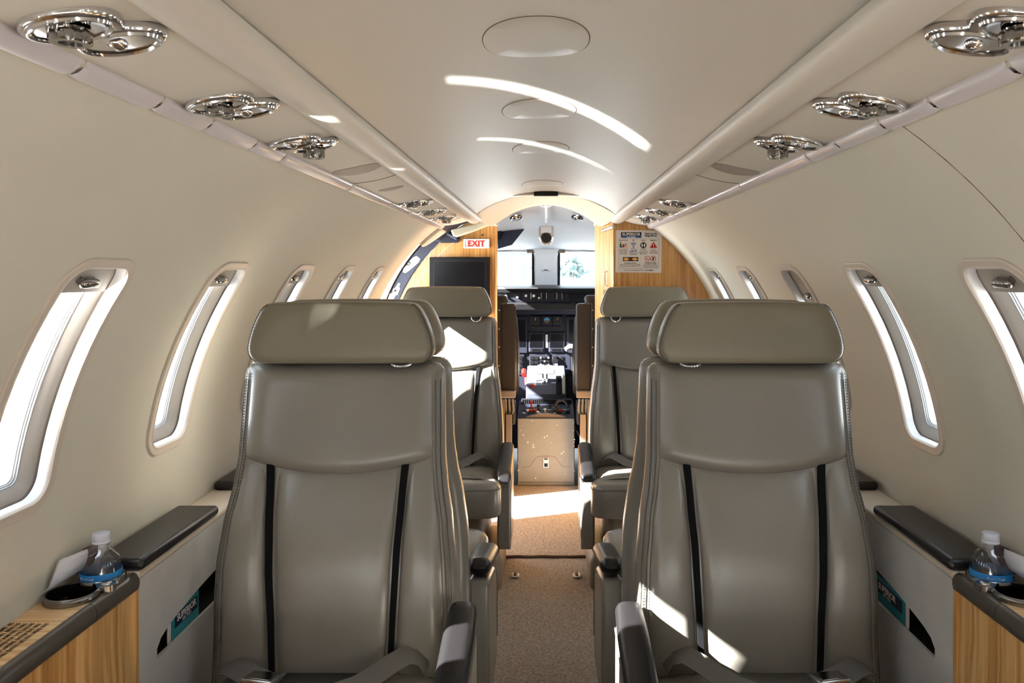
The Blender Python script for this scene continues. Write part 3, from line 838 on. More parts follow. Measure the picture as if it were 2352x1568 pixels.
# ------------------------------------------------------------------ side ledges
def ledge(side, nm):
    S = lambda x, y, z: (side*x, y, z)
    # upholstered ledge with map pocket, forward of the wood cabinet
    o = thing('side_ledge', 'grey suede side ledge with a map pocket along the %s wall' % nm, 'side ledge', (side*.74, 2.3, -1.16))
    pocket = [(1.411, -.695), (1.411, -.678), (1.4253, -.6644), (1.452, -.656), (1.4806, -.6507), (1.569, -.638), (1.68, -.628), (1.80, -.620), (1.80, -.697), (1.6, -.697), (1.507, -.696)]
    outer = [(1.347, -1.16), (1.90, -1.16), (1.90, -.528), (1.347, -.528)]
    MB().prism_holed(outer, pocket, lambda y, z, d: S(d, y, z), .700, .706).build('side_panel', 'suede', o, smooth=0)
    MB().prism([(1.90, -1.16), (3.40, -1.16), (3.40, -.528), (1.90, -.528)], lambda y, z, d: S(d, y, z), .700, .706).build('side_panel', 'suede', o, smooth=0)
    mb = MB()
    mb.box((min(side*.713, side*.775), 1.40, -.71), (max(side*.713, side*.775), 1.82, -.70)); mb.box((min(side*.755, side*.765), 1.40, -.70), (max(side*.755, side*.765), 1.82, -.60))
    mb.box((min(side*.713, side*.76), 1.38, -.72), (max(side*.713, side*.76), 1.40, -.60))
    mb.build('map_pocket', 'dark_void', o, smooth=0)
    MB().box((min(side*.700, side*.7915), 1.347, -.530), (max(side*.700, side*.7915), 3.40, -.515)).build('ledge_top', 'suede_light', o, smooth=0, bevel=.006, seg=3)
    # black pads
    for i, (ya, yb) in enumerate(((1.348, 1.668), (1.846, 2.20))):
        p = MB().box((min(side*.694, side*.785), ya, -.515), (max(side*.694, side*.785), yb, -.494))
        q = p.build('ledge_pad', 'black_leather', smooth=40, bevel=.009, seg=4)
        tag(q, '%s black leather armrest pad on the %s suede ledge' % ('nearest' if i == 0 else 'second', nm), 'armrest pad', 'armrest pads on the ledges')
    # wood cabinet nearest the camera
    w = thing('side_cabinet', 'glossy bamboo side cabinet with dark edge trim along the near %s wall' % nm, 'cabinet', (side*.74, .8, -1.16))
    # top with two holes: tessellated frame around the cup holder cut-out
    hole = [S2 for S2 in cup_outline(.004)]
    MB().prism_holed([(.705, .05), (.705, 1.347), (.7915, 1.347), (.7915, .05)], hole, lambda x, y, d: S(x, y, d), -.535, -.517).build('cabinet_top', 'wood_x', w, smooth=0)
    # side: slightly bowed panel
    MB().loft([[S(x, y, z) for y in (.05, 1.345)] + [S(x + .02, y, z) for y in (1.345, .05)] for x, z in ((.704, -.54), (.7045, -.60), (.701, -.68), (.6995, -.75), (.6995, -1.16))]).build('side_panel', 'wood_z', w, smooth=30)
    MB().box((min(side*.699, side*.785), 1.335, -1.16), (max(side*.699, side*.785), 1.346, -.54)).build('end_panel', 'wood_z', w, smooth=0)
    for ya, yb in ((.05, 1.213), (1.218, 1.345)):
        prof = [(.7130, -.5165), (.7085, -.5150), (.7020, -.5180), (.6975, -.5260), (.6968, -.5350), (.6990, -.5430), (.7040, -.5470), (.7100, -.5470)]
        k = .002 if ya < 1 else 0.0
        MB().loft([[S(x - k, y, z + k) for x, z in prof] for y in (ya, yb)]).build('edge_trim', 'bullnose', w, smooth=50)
    # door outline
    mb = MB()
    mb.tube([S(.6999, 1.05, -.705), S(.6999, 1.295, -.705), S(.6996, 1.305, -.712), S(.6992, 1.306, -1.1)], .0016, 5)
    mb.build('door_gap', 'seam', w)
    if side < 0:
        lines = ["ALL AMENITIES IN THIS CABINET ARE", "FOR PASSENGER USE ONLY. SERVICE IS", "LIMITED BELOW 10,000 FEET. TABLE", "MUST BE STOWED FOR TAXI, TAKEOFF", "AND LANDING. FASTEN SEAT BELT", "WHILE SEATED. LIFE VEST UNDER SEAT"]
        for i, l in enumerate(lines):
            text(l, 'placard_line', 'text_brown', w, S(.786 - .0105*i, 1.105 - .004*(i % 2), -.5166), .0098, (0, 0, pi/2), extrude=.0002, width=.62)
        MB().box((-.6997, 1.222, -.86), (-.6985, 1.262, -.80)).build('placard', 'white_plastic', w, smooth=0)
    return o

CUPA, CUPB = (.752, 1.2425), (.744, 1.311)
def cup_outline(grow):
    # outline of the metal cup-holder plate: two big lobes (ellipses) and a small one at the aisle side
    lobes = [(CUPA, .0385, .0385), (CUPB, .0365, .0365)]
    pts = []
    cxx, cyy = .748, 1.2755
    for k in range(72):
        a = 2*pi*k/72; best = 0
        for t in range(1, 140):
            x, y = cxx + cos(a)*t*.0007, cyy + sin(a)*t*.0007
            ok = any(((x - c[0])/(rx - .006 + grow))**2 + ((y - c[1])/(ry - .006 + grow))**2 <= 1 for c, rx, ry in lobes)
            if ok: best = t*.0007
        pts.append((cxx + cos(a)*best, cyy + sin(a)*best))
    return pts
for side, nm in ((-1, 'left'), (1, 'right')):
    ledge(side, nm)

# ------------------------------------------------------------------ cup holders, bottles, packets
def cup_holder(side, nm):
    S = lambda x, y, z: (side*x, y, z)
    o = thing('cup_holder', 'brushed metal twin cup holder set in the near %s cabinet top' % nm, 'cup holder', S(.748, 1.28, -.6))
    A, B = CUPA, CUPB
    def can(c, r, dz, nm2):
        MB().lathe([(r + .0003, -.5060), (r + .0030, -.5055), (r + .0050, -.5072), (r + .0055, -.5105), (r + .0053, -.5175)], S(c[0], c[1], 0), 40).build(nm2, 'brushed', o, smooth=50)
        MB().lathe([(r + .0005, -.5060), (r, -.510), (r - .001, -dz), (.001, -dz - .001)], S(c[0], c[1], 0), 40).build('cup_well', 'dark_chrome', o, smooth=50)
    can(A, .0350, .575, 'cup_rim')
    can(B, .0325, .70, 'cup_rim')
    # web between the cups and the call-button lobe
    pts = []
    for k in range(24):
        t = 2*pi*k/24; pts.append((.7160 + .0145*cos(t), 1.2760 + .0155*sin(t)))
    mb = MB().prism(pts, lambda x, y, d: S(x, y, d), -.5175, -.5065)
    mb.build('button_plate', 'brushed', o, smooth=40, bevel=.0015)
    MB().lathe([(.0001, -.5035), (.007, -.5035), (.0085, -.5045), (.0090, -.5066)], S(.7160, 1.2760, 0), 24).build('call_button', 'steel', o, smooth=40)
    MB().tube([S(.7160 + .004*cos(t), 1.2760 + .004*sin(t), -.5033) for t in [-2.2 + 4.4*k/12 for k in range(13)]], .0006, 5).build('button_mark', 'ink_grey', o)
    # bottle standing in the rear cup
    b = thing('water_bottle', 'small clear water bottle with white cap standing in the near %s cup holder' % nm, 'bottle', S(B[0], B[1], -.69), 'water bottles in the cup holders')
    bc = S(B[0], B[1], 0)
    q_ = .905
    def P_(lst): return [(r*q_, -.699 + (z + .699)*.962) for r, z in lst]
    prof = P_([(.001, -.699), (.031, -.699), (.0330, -.695), (.0330, -.60), (.0332, -.535), (.0338, -.520), (.0344, -.500), (.0346, -.490), (.0336, -.478), (.0300, -.466), (.0230, -.4575), (.0165, -.4525), (.0130, -.449), (.0122, -.446), (.0122, -.440)])
    MB().lathe(prof, bc, 40).build('bottle_body', 'clear_bottle', b, smooth=60)
    wp = [(.001, -.6975)] + [(r - .0007, z) for r, z in prof[1:9]] + [(.0285*q_, -.4860), (.001, -.4860)]
    MB().lathe(wp, bc, 40).build('water', 'clear_water', b, smooth=50)
    MB().lathe(P_([(.0334, -.60), (.0336, -.599), (.0343, -.520), (.0352, -.4885), (.0347, -.488)]), bc, 40).build('bottle_label', 'label_blue', b, smooth=50)
    for i, l in enumerate(("Purified", "Drinking Water")):
        for j, ch in enumerate(l):
            ang = -pi/2 + (-.62 + .105*j)
            text(ch, 'label_letter', 'white_plastic', b, (bc[0] + .0320*cos(ang), bc[1] + .0320*sin(ang), -.5020 - .0060*i), .0058, (pi/2, 0, ang + pi/2), extrude=.0002)
    MB().lathe(P_([(.0001, -.4245), (.0125, -.4245), (.0145, -.4255), (.0152, -.4275), (.0152, -.4365), (.0146, -.4375), (.0152, -.4385), (.0152, -.4415), (.0140, -.4425)]), bc, 32).build('cap', 'cap', b, smooth=40)
    MB().lathe(P_([(.0124, -.4425), (.0160, -.4445), (.0160, -.4460), (.0124, -.4475)]), bc, 28).build('neck_ring', 'clear_bottle', b, smooth=40)
    # snack packet leaning on the wall
    p = thing('snack_packet', 'white wrapped snack packet leaning on the %s wall beside the bottle' % nm, 'packet', S(.77, 1.29, -.51))
    d = Vector((-.10*side, 1, -.02)).normalized()
    p0 = Vector(S(.783, 1.236, -.497)) ; L = .125
    wv = Vector((side*.02, .62, .78)).normalized(); nv = d.cross(wv).normalized()
    rings = []
    for k in range(15):
        t = k/14; c = p0 + d*L*t
        wdt = .0205*(1 + .05*sin(9*t)); th = .0085*sin(pi*min(1, t*4)/2)*sin(pi*min(1, (1 - t)*4)/2) + .0007
        if t < .14 or t > .86: wdt *= 1.12
        c = c + wv*.020
        rings.append([c + wv*wdt*cos(q) + nv*th*sin(q)*(1 + .12*sin(7*q + 9*t)) for q in [2*pi*j/20 for j in range(20)]])
    MB().loft(rings).build('packet_body', 'wrapper', p, smooth=50)
    mb = MB()
    for k in range(12):
        u = -1 + 2*k/11; c = p0 + wv*(.020 + u*.021)
        mb.add([c - wv*.0018, c + wv*.0018, c - d*.004, c - wv*.0018 + nv*.001, c + wv*.0018 + nv*.001, c - d*.004 + nv*.001], [(0, 1, 2), (3, 5, 4), (0, 2, 5, 3), (1, 4, 5, 2), (0, 3, 4, 1)])
    mb.build('crimped_edge', 'wrapper', p, smooth=0)
    rings = []
    for t in (.50, .54, .60, .66, .70):
        c = p0 + d*L*t + wv*.020; th = .0090
        rings.append([c + wv*.0218*cos(q) + nv*th*sin(q)*1.1 for q in [2*pi*j/20 for j in range(20)]])
    MB().loft(rings, True, False).build('printed_band', 'wrapper_band', p, smooth=50)
for side, nm in ((-1, 'left'), (1, 'right')): cup_holder(side, nm)

# brochures in the map pockets
for side, nm in ((-1, 'left'), (1, 'right')):
    S = lambda x, y, z: (side*x, y, z)
    o = thing('brochure', 'teal brochure standing in the %s map pocket' % nm, 'brochure', S(.718, 1.54, -.69))
    ya, yb = (1.482, 1.597) if side < 0 else (1.545, 1.70)
    MB().box((min(side*.7075, side*.709), ya, -.699), (max(side*.7075, side*.709), yb, -.6435)).build('cover', 'teal_card', o, smooth=0)
    MB().box((min(side*.7067, side*.7074), ya + .012, -.6785), (max(side*.7067, side*.7074), yb - .008, -.6545)).build('logo_block', 'navy_card', o, smooth=0)
    MB().box((min(side*.7095, side*.711), ya - .012, -.699), (max(side*.7095, side*.711), yb - .02, -.6455)).build('inner_page', 'paper', o, smooth=0)
    yaw = pi/2 if side < 0 else -pi/2
    text("SUPERIOR", 'logo_text', 'sign_white', o, S(.7064, (ya + yb)/2 + .002, -.6635), .0178, (pi/2, 0, yaw), extrude=.0002, bold=.0005, width=1.02, shear=.0)
    text("AIR MED", 'logo_text', 'sign_white', o, S(.7064, (ya + yb)/2 + .002, -.6745), .0085, (pi/2, 0, yaw), extrude=.0002, width=1.0, spacing=1.2)

# ------------------------------------------------------------------ passenger service units
def psu(side, yb, kind, label):
    xs, t0 = side, .5
    o0 = ovh(side, yb, .5)
    o = thing('air_vent_unit', label, 'air vent', o0, 'chrome air vent and reading light units')
    A = (.078, -.024, .058, .033)  # lobe centre offset t, y, semi axes (x, y)
    lobes = [(-.008, -.024, .0415, .033), (.008, .026, .0405, .033)]
    n = 56; pts = []
    for k in range(n):
        a = 2*pi*k/n; best = 0
        for q in range(1, 170):
            x, y = cos(a)*q*.0005, sin(a)*q*.0005
            if any(((x - c[0])/c[2])**2 + ((y - c[1])/c[3])**2 <= 1 for c in lobes): best = q*.0005
        pts.append((cos(a)*best, sin(a)*best))
    # smooth the waist
    for _ in range(2):
        pts = [((pts[i-1][0] + 2*pts[i][0] + pts[(i+1) % n][0])/4, (pts[i-1][1] + 2*pts[i][1] + pts[(i+1) % n][1])/4) for i in range(n)]
    sl = (.2262 - .2035)/(.446 - .338)
    def W(x, y, d):                   # x positive towards the aisle
        p = ovh(side, yb + y, .5)
        return (p[0] - side*x, p[1], p[2] + x*sl*.9 - d)
    def ring(s, d): return [W(x*s, y*s, d) for x, y in pts]
    MB().loft([ring(1, -.002), ring(1, .0015), ring(.985, .0040), ring(.95, .0056), ring(.90, .0058), ring(.5, .0058), ring(.05, .0058)], True, False).build('chrome_plate', 'chrome', o, smooth=40)
    if kind == 0: g, l = lobes[0], lobes[1]
    else: g, l = lobes[1], lobes[0]
    def bowl(c, prof, nm2, m):
        rings = []
        for rx, ry, d in prof:
            rings.append([Vector(W(c[0] + rx*cos(2*pi*k/36), c[1] + ry*sin(2*pi*k/36), d)) for k in range(36)])
        return MB().loft(rings, True, False).build(nm2, m, o, smooth=50)
    # reading light: bright rim round a dark polished bowl with a small lens
    rl = bowl(l, [(.0355, .0275, .0058), (.0345, .0265, .0082), (.0320, .0240, .0084), (.0305, .0225, .0066)], 'reading_light', 'chrome')
    MB().loft([[Vector(W(l[0] + rx*cos(2*pi*k/36), l[1] + ry*sin(2*pi*k/36), d)) for k in range(36)] for rx, ry, d in ((.0308, .0230, .0068), (.027, .020, .0050), (.021, .015, .0036), (.012, .009, .0034), (.001, .001, .0036))], True, False).build('light_bowl', 'dark_chrome', rl, smooth=60)
    c = Vector(W(l[0] - .004, l[1], .0035))
    MB().lathe([(.0001, .0075), (.005, .0068), (.0085, .0040), (.0095, .0)], c, 20, (0, -.35, -1)).build('lamp_lens', 'chrome', rl, smooth=60)
    # air outlet: rim, dark bowl, ribbed knob
    vr = bowl(g, [(.0345, .0270, .0058), (.0335, .0260, .0080), (.0312, .0235, .0082), (.0297, .0220, .0064)], 'vent_ring', 'chrome')
    MB().loft([[Vector(W(g[0] + rx*cos(2*pi*k/36), g[1] + ry*sin(2*pi*k/36), d)) for k in range(36)] for rx, ry, d in ((.0300, .0224, .0066), (.024, .018, .0048), (.001, .001, .0046))], True, False).build('vent_bowl', 'dark_chrome', vr, smooth=60)
    c = Vector(W(g[0], g[1], .0050))
    hk = .019 if kind == 1 else .0125
    rings = []
    for h, s in ((0, .95), (.003, 1), (hk - .0015, 1), (hk, .93), (hk, .55), (hk - .006, .5), (hk - .006, .05)):
        r = []
        for k in range(48):
            rad = .0165*s*(1 + (.05 if (k % 6) < 3 else -.05)*(1 if s == 1 else .3))
            r.append(c + Vector((rad*cos(2*pi*k/48), rad*sin(2*pi*k/48), -h)))
        rings.append(r)
    MB().loft(rings, True, False).build('vent_knob', 'gasp_chrome', o, smooth=30)
WORD = ['nearest', 'second nearest', 'third', 'fourth', 'fifth', 'sixth and farthest']
for side, nm in ((-1, 'left'), (1, 'right')):
    for i, (y, kd) in enumerate(((.683, 0), (.985, 0), (1.272, 1), (2.37, 0), (2.70, 0), (3.0, 1))):
        psu(side, y, kd, 'chrome overhead vent and reading light, %s side, %s of six' % (nm, WORD[i]))
# chrome floor track caps
for side, nm in ((-1, 'left'), (1, 'right')):
    f = thing('floor_fitting', 'small steel seat-track cap on the carpet, %s side of the aisle' % nm, 'floor fitting', (side*.117, 2.98, -1.16), 'steel caps on the aisle carpet')
    MB().prism([(side*.117 + x, 2.985 + y) for x, y in ((-.014, -.02), (.014, -.02), (.016, .012), (.009, .024), (-.009, .024), (-.016, .012))], lambda x, y, d: (x, y, d), -1.16, -1.150).build('cap_plate', 'steel', f, smooth=0, bevel=.003)
    MB().box((side*.117 - .006, 2.975, -1.151), (side*.117 + .006, 3.0, -1.147)).build('cap_latch', 'dark_chrome', f, smooth=0, bevel=.001)
# ------------------------------------------------------------------ signs and screens on the front bulkheads
# exit sign on the left bulkhead, D 4.0
es = thing('exit_sign', 'small clear-cased EXIT sign with red letters on the left bamboo bulkhead', 'sign', (-.354, 3.995, .146))
MB().box((-.420, 3.990, .122), (-.288, 4.0, .170)).build('sign_plate', 'sign_white', es, smooth=0, bevel=.002)
mb = MB(); fr = [(-.419, .123), (-.289, .123), (-.289, .169), (-.419, .169)]
mb.prism_holed(fr, [(-.411, .129), (-.297, .129), (-.297, .163), (-.411, .163)], lambda a, b, d: (a, d, b), 3.984, 3.990)
mb.build('sign_frame', 'white_plastic', es, smooth=0, bevel=.0015)
text("EXIT", 'sign_letters', 'red_ink', es, (-.3555, 3.9885, .1455), .040, (pi/2, 0, 0), extrude=.0006, bold=.0014, width=1.0, spacing=1.08)
tv = thing('wall_screen', 'black flat screen on the left bamboo bulkhead, partly behind the far left seat', 'screen', (-.437, 3.99, -.07))
MB().box((-.592, 3.978, -.215), (-.286, 3.999, .077)).build('screen_frame', 'black_plastic', tv, smooth=0, bevel=.003)
MB().box((-.568, 3.9765, -.19), (-.308, 3.9782, .057)).build('screen_panel', 'screen', tv, smooth=0)
MB().prism_holed([(-.569, -.191), (-.307, -.191), (-.307, .058), (-.569, .058)], [(-.5672, -.1892), (-.3088, -.1892), (-.3088, .0562), (-.5672, .0562)], lambda a, b, d: (a, d, b), 3.9758, 3.9766).build('screen_edge', 'navy', tv, smooth=0)

# notice on the right bulkhead
PY = 3.4385
no = thing('notice', 'white notice sheet with icons and small print on the right bamboo bulkhead', 'notice', (.407, PY, .09))
def N(px, py): return ((px - 1254)*3.44/1800, (625 - py)*3.44/1800)      # sheet layout helper: millimetres on the sheet
MB().prism([(.3077, .1845), (.5082, .1830), (.5063, -.0020), (.3052, -.0013)], lambda a, b, d: (a, d, b), PY - .0012, PY + .001).build('sheet', 'paper', no, smooth=0)
def q(fx, fy): return (.3065 + .2005*fx, .1838 - .1852*fy)                # 0..1 on the sheet, y downwards
def nbox(x0, y0, x1, y1, m, nm, lift=0.0):
    a, b = q(x0, y0); c, d = q(x1, y1)
    return MB().box((a, PY - .0017 - lift, d), (c, PY - .0012, b)).build(nm, m, no, smooth=0)
def ntext(t, x, y, size, m='ink', bold=0.0, align='CENTER', nm='print_line', width=1.0):
    a, b = q(x, y)
    return text(t, nm, m, no, (a, PY - .0021, b), size, (pi/2, 0, 0), align=align, extrude=.0001, bold=bold, width=width)
nbox(.112, .045, .560, .140, 'ink', 'logo_block'); nbox(.112, .140, .560, .178, 'blue_ink', 'logo_band')
ntext("SUPERIOR", .337, .098, .0162, 'sign_white', .0004, width=1.10)
ntext("AIR MED", .337, .160, .0080, 'sign_white', .0002, width=1.3)
ntext("Thank you for", .765, .080, .0095, 'ink', .0004); ntext("flying with us!", .765, .130, .0095, 'ink', .0004)
for x0, y0, x1, y1 in ((.065, .200, .94, .2035), (.065, .8965, .94, .900), (.065, .200, .0685, .90), (.9365, .200, .94, .90)):
    nbox(x0, y0, x1, y1, 'ink_grey', 'border_line')
cols = (.165, .385, .60, .825)
for c_, t in zip(cols, ("Snacks & Drinks", "WiFi", "Lavatory", "Emergencies")): ntext(t, c_, .235, .0056, 'ink', .0002)
# icon: snacks and drinks
for x0, y0, x1, y1, m in ((.095, .275, .115, .37, 'green_ink'), (.088, .33, .122, .40, 'green_ink'), (.122, .32, .165, .37, 'amber_ink'), (.150, .33, .188, .40, 'red_ink'), (.088, .375, .15, .405, 'blue_ink'), (.205, .315, .228, .36, 'blue_ink'), (.210, .29, .223, .315, 'lens'), (.195, .378, .255, .40, 'amber_ink')):
    nbox(x0, y0, x1, y1, m, 'icon_piece')
# icon: wifi
wx, wy = q(.385, .395)
for r in (.0075, .0125, .0175):
    rr = [(wx + (r + s_)*sin(t), wy + .001 + (r + s_)*cos(t)) for s_, ts in ((.0013, [-.75 + 1.5*k/12 for k in range(13)]), (-.0013, [.75 - 1.5*k/12 for k in range(13)])) for t in ts]
    MB().prism(rr, lambda a, b, d: (a, d, b), PY - .0017, PY - .0012).build('icon_arc', 'blue_ink', no, smooth=0)
MB().cyl((wx, PY - .0012, wy), .0033, .0006, (0, -1, 0), 16).build('icon_dot', 'blue_ink', no)
# icon: lavatory
lx, lz = q(.602, .355)
MB().cyl((lx, PY - .0012, lz), .0135, .0005, (0, -1, 0), 28).build('icon_disc', 'ink', no)
for s_ in (-1, 1):
    MB().cyl((lx + s_*.0052, PY - .0012, lz + .0066), .0019, .0010, (0, -1, 0), 10).build('icon_head', 'sign_white', no)
    MB().prism([(lx + s_*.0052 + a, lz + b) for a, b in ((-.0032, .0042), (.0032, .0042), (.0036, -.001), (.002, -.001), (.0018, -.0085), (-.0018, -.0085), (-.002, -.001), (-.0036, -.001))], lambda a, b, d: (a, d, b), PY - .0022, PY - .0012).build('icon_figure', 'sign_white', no, smooth=0)
MB().box((lx - .0004, PY - .0022, lz - .009), (lx + .0004, PY - .0012, lz + .009)).build('icon_bar', 'ink_grey', no, smooth=0)
# icon: warning triangle
tx, tz = q(.825, .355)
MB().prism([(tx - .0145, tz - .0115), (tx + .0145, tz - .0115), (tx + .0152, tz - .0095), (tx + .0014, tz + .0135), (tx - .0014, tz + .0135), (tx - .0152, tz - .0095)], lambda a, b, d: (a, d, b), PY - .0017, PY - .0012).build('icon_triangle', 'red_ink', no, smooth=0)
MB().prism([(tx - .0016, tz + .0075), (tx + .0016, tz + .0075), (tx + .0009, tz - .0045), (tx - .0009, tz - .0045)], lambda a, b, d: (a, d, b), PY - .0022, PY - .0012).build('icon_mark', 'sign_white', no, smooth=0)
MB().cyl((tx, PY - .0012, tz - .0078), .0013, .0010, (0, -1, 0), 10).build('icon_mark', 'sign_white', no)
for x, rows in ((.165, ((.450, "Forward Galley"), (.487, "Help yourself to"), (.523, "water, coffee,"), (.558, "soda, & snacks."))), (.385, ((.440, "Password:"), (.535, "Works best once"), (.570, "above 3000 ft."))), (.60, ((.450, "In the Back"), (.487, "Let us know if"), (.523, "needed so we can"), (.558, "keep it clean!"))), (.825, ((.465, "Info Cards"), (.502, "can be found in"), (.538, "the side pockets.")))):
    for y, t in rows: ntext(t, x, y, .0054, 'ink_grey', .00015)
ntext("gogowifi", .385, .487, .0088, 'blue_ink', .0003)
# picture of a belt buckle
nbox(.155, .635, .490, .730, 'ink', 'picture')
for x0, y0, x1, y1, m in ((.17, .66, .20, .705, 'amber_ink'), (.195, .65, .262, .715, 'amber_ink'), (.262, .665, .285, .70, 'amber_ink'), (.305, .672, .335, .695, 'red_ink'), (.355, .665, .385, .70, 'amber_ink'), (.385, .65, .445, .715, 'amber_ink'), (.445, .668, .475, .70, 'amber_ink')):
    nbox(x0, y0, x1, y1, m, 'picture_piece', .0004)
for t, y, b in (("Keep Seatbelts Fastened", .775, .0003), ("Belts must be worn during taxi, takeoff,", .810, .0001), ("landing, and when the seatbelt sign is on.", .845, .0001)): ntext(t, .315, y, .0054, 'ink_grey', b)
for fx in (.690, .815):
    cx_, cz_ = q(fx, .672)
    mb = MB()
    ro, ri = .0122, .0102
    rings = [[(cx_ + r*cos(2*pi*k/32), PY - dd, cz_ + r*sin(2*pi*k/32)) for k in range(32)] for r, dd in ((ro, .0012), (ro, .002), (ri, .002), (ri, .0012))]
    mb.loft(rings, True, False).build('icon_ring', 'red_ink', no, smooth=0)
    sg = 1 if fx < .75 else -1
    MB().prism([(cx_ - .0078*sg, cz_ + .0066), (cx_ - .0066*sg, cz_ + .0078), (cx_ + .0078*sg, cz_ - .0066), (cx_ + .0066*sg, cz_ - .0078)], lambda a, b, d: (a, d, b), PY - .0021, PY - .0012).build('icon_slash', 'red_ink', no, smooth=0)
    if fx < .75: MB().box((cx_ - .007, PY - .0018, cz_ - .0022), (cx_ + .005, PY - .0012, cz_ + .0002)).build('icon_cigarette', 'ink_grey', no, smooth=0)
    else: MB().box((cx_ - .003, PY - .0018, cz_ - .0068), (cx_ + .003, PY - .0012, cz_ + .0072)).build('icon_phone', 'ink', no, smooth=0)
for t, y, b in (("No Smoking or Vaping", .763, .0003), ("No Cellular Use in Flight", .797, .0003), ("Please keep your phone off or", .832, .0001), ("in Airplane Mode (WiFi Only)", .867, .0001)): ntext(t, .76, y, .0052, 'ink_grey', b)
ntext("This aircraft is professionally operated by", .395, .945, .0054, 'ink_grey', .0001); ntext("Jet Logistics", .735, .945, .0068, 'ink', .0003)

# ------------------------------------------------------------------ cockpit
hl = MB().loft([arch(3.63, .315, .240, .375, 2.0), arch(3.99, .320, .240, .368, 2.0), arch(4.05, .60, .13, .366, 2.0), arch(4.6, .60, .13, .305, 2.4), arch(5.0, .58, .125, .205, 2.6), arch(5.28, .56, .12, .147, 3.0)], False, False).build('ceiling_cockpit', 'headliner', smooth=60)
tag(hl, 'pale blue-grey cockpit headliner seen through the doorway arch', 'headliner', kind='structure')
hs = MB(); 
for s in (-1, 1): hs.box((min(s*.56, s*.90), 5.29, -.10), (max(s*.56, s*.90), 5.33, .40))
hs.box((-.9, 5.29, .150), (.9, 5.33, .45))
tag(hs.build('wall_front_cockpit', 'headliner', smooth=0), 'frame around the cockpit windshield', 'cockpit wall', kind='structure')
for s, nm, n_ in ((-1, 'left', 19), (1, 'right', 20)):
    w = thing('window_%d' % n_, '%s cockpit windshield pane beside the pale centre post' % nm, 'window', (s*.3, 5.28, .03), kind='structure')
    MB().box((min(s*.095, s*.56), 5.30, -.10), (max(s*.095, s*.56), 5.306, .15)).build('pane', 'pane', w, smooth=0)
    MB().box((min(s*.084, s*.096), 5.27, -.10), (max(s*.084, s*.096), 5.33, .155)).build('frame_bar', 'black_plastic', w, smooth=0)
    MB().tube([(s*.10, 5.262, .143), (s*.55, 5.262, .138)], .006, 8).build('visor_rail', 'steel', w)
    MB().box((min(s*.075, s*.13), 5.255, .128), (max(s*.075, s*.13), 5.275, .15)).build('rail_bracket', 'tan_metal', w, smooth=0, bevel=.003)
    MB().box((min(s*.096, s*.56), 5.27, -.095), (max(s*.096, s*.56), 5.29, -.082)).build('sill_seal', 'black_plastic', w, smooth=0)
cp = thing('trim_9', 'pale blue-white centre post between the two windshield panes', 'centre post', (0, 5.27, 0), kind='structure')
MB().loft([[(-.09 + dx, 5.30 - dy, z), (-.07 + dx, 5.262 - dy, z), (.07 - dx, 5.262 - dy, z), (.09 - dx, 5.30 - dy, z)] for dx, dy, z in ((0, 0, -.10), (0, 0, .10), (-.01, .01, .145), (-.03, .03, .17))]).build('post', 'post', cp, smooth=40)
for s in (-1, 1): MB().lathe([(.0001, .010), (.010, .006), (.0115, 0)], (s*.0205, 5.262, .0155), 16, (0, -1, 0)).build('compass_ball', 'white_plastic', cp)
MB().tube([(-.012, 5.256, .0145), (.012, 5.256, .0145)], .003, 6).build('ball_link', 'black_plastic', cp)
# standby compass on the post
sc_ = thing('standby_compass', 'silver standby compass with placard and black dial hanging above the centre post', 'compass', (0, 4.55, .22))
K = .90
ou = [(-.040, .300), (.046, .300), (.052, .285), (.050, .225), (.040, .195), (.022, .176), (-.016, .176), (-.034, .195), (-.046, .225), (-.047, .285)]
MB().prism([(a*K, b*K) for a, b in ou], lambda a, b, d: (a, d, b), 4.55, 4.60).build('housing', 'steel', sc_, smooth=0, bevel=.008, seg=3)
MB().box((-.034*K, 4.544, .255*K), (.036*K, 4.551, .294*K)).build('placard', 'white_plastic', sc_, smooth=0, bevel=.001)
dl = MB().lathe([(.0001, .004), (.030*K, .004), (.034*K, .001), (.035*K, -.01)], (.001, 4.548, .222*K), 28, (0, -1, 0)).build('dial', 'knob', sc_, smooth=30)
for k in range(6):
    a = 2*pi*k/6 + .5; MB().cyl((.001 + .019*cos(a), 4.544, .200 + .019*sin(a)), .0020, .001, (0, -1, 0), 8).build('dial_mark', 'ink_grey', dl)
MB().tube([(.002, 4.56, .268), (.002, 4.56, .290), (.0, 4.02, .350)], .006, 8).build('feed_rod', 'white_plastic', sc_)
MB().box((-.010, 4.0, .338), (.010, 4.03, .360)).build('rod_end', 'white_plastic', sc_, smooth=0, bevel=.002)
for i, (x, z, y) in enumerate(((-.165, .300, 4.30), (.172, .300, 4.30), (0, .355, 4.08))):
    o = thing('dome_light', ('round chrome cockpit ceiling light left of the compass', 'round chrome cockpit ceiling light right of the compass', 'oval cockpit ceiling light at the top of the headliner above the rod')[i], 'ceiling light', (x, y, z), 'cockpit ceiling lights')
    ax = Vector((x*-.9, -.45, -1)).normalized()
    MB().lathe([(.036, -.008), (.034, .002), (.028, .005), (.022, .003)], (x, y, z), 24, ax).build('bezel', 'white_plastic' if i == 2 else 'chrome', o)
    MB().lathe([(.022, .003), (.018, .008), (.010, .012), (.0001, .013)], (x, y, z), 20, ax).build('lamp_ball', 'steel', o)
vi = thing('sun_visor', 'dark blue tinted sun visor hanging at the upper left of the cockpit', 'sun visor', (-.2, 4.75, .2))
MB().prism([(-.42, .275), (-.128, .288), (-.117, .278), (-.205, .165), (-.30, .137), (-.42, .13)], lambda a, b, d: (a, d + (b - .2)*.25, b), 4.74, 4.748).build('visor_blade', 'navy', vi, smooth=0, bevel=.002)
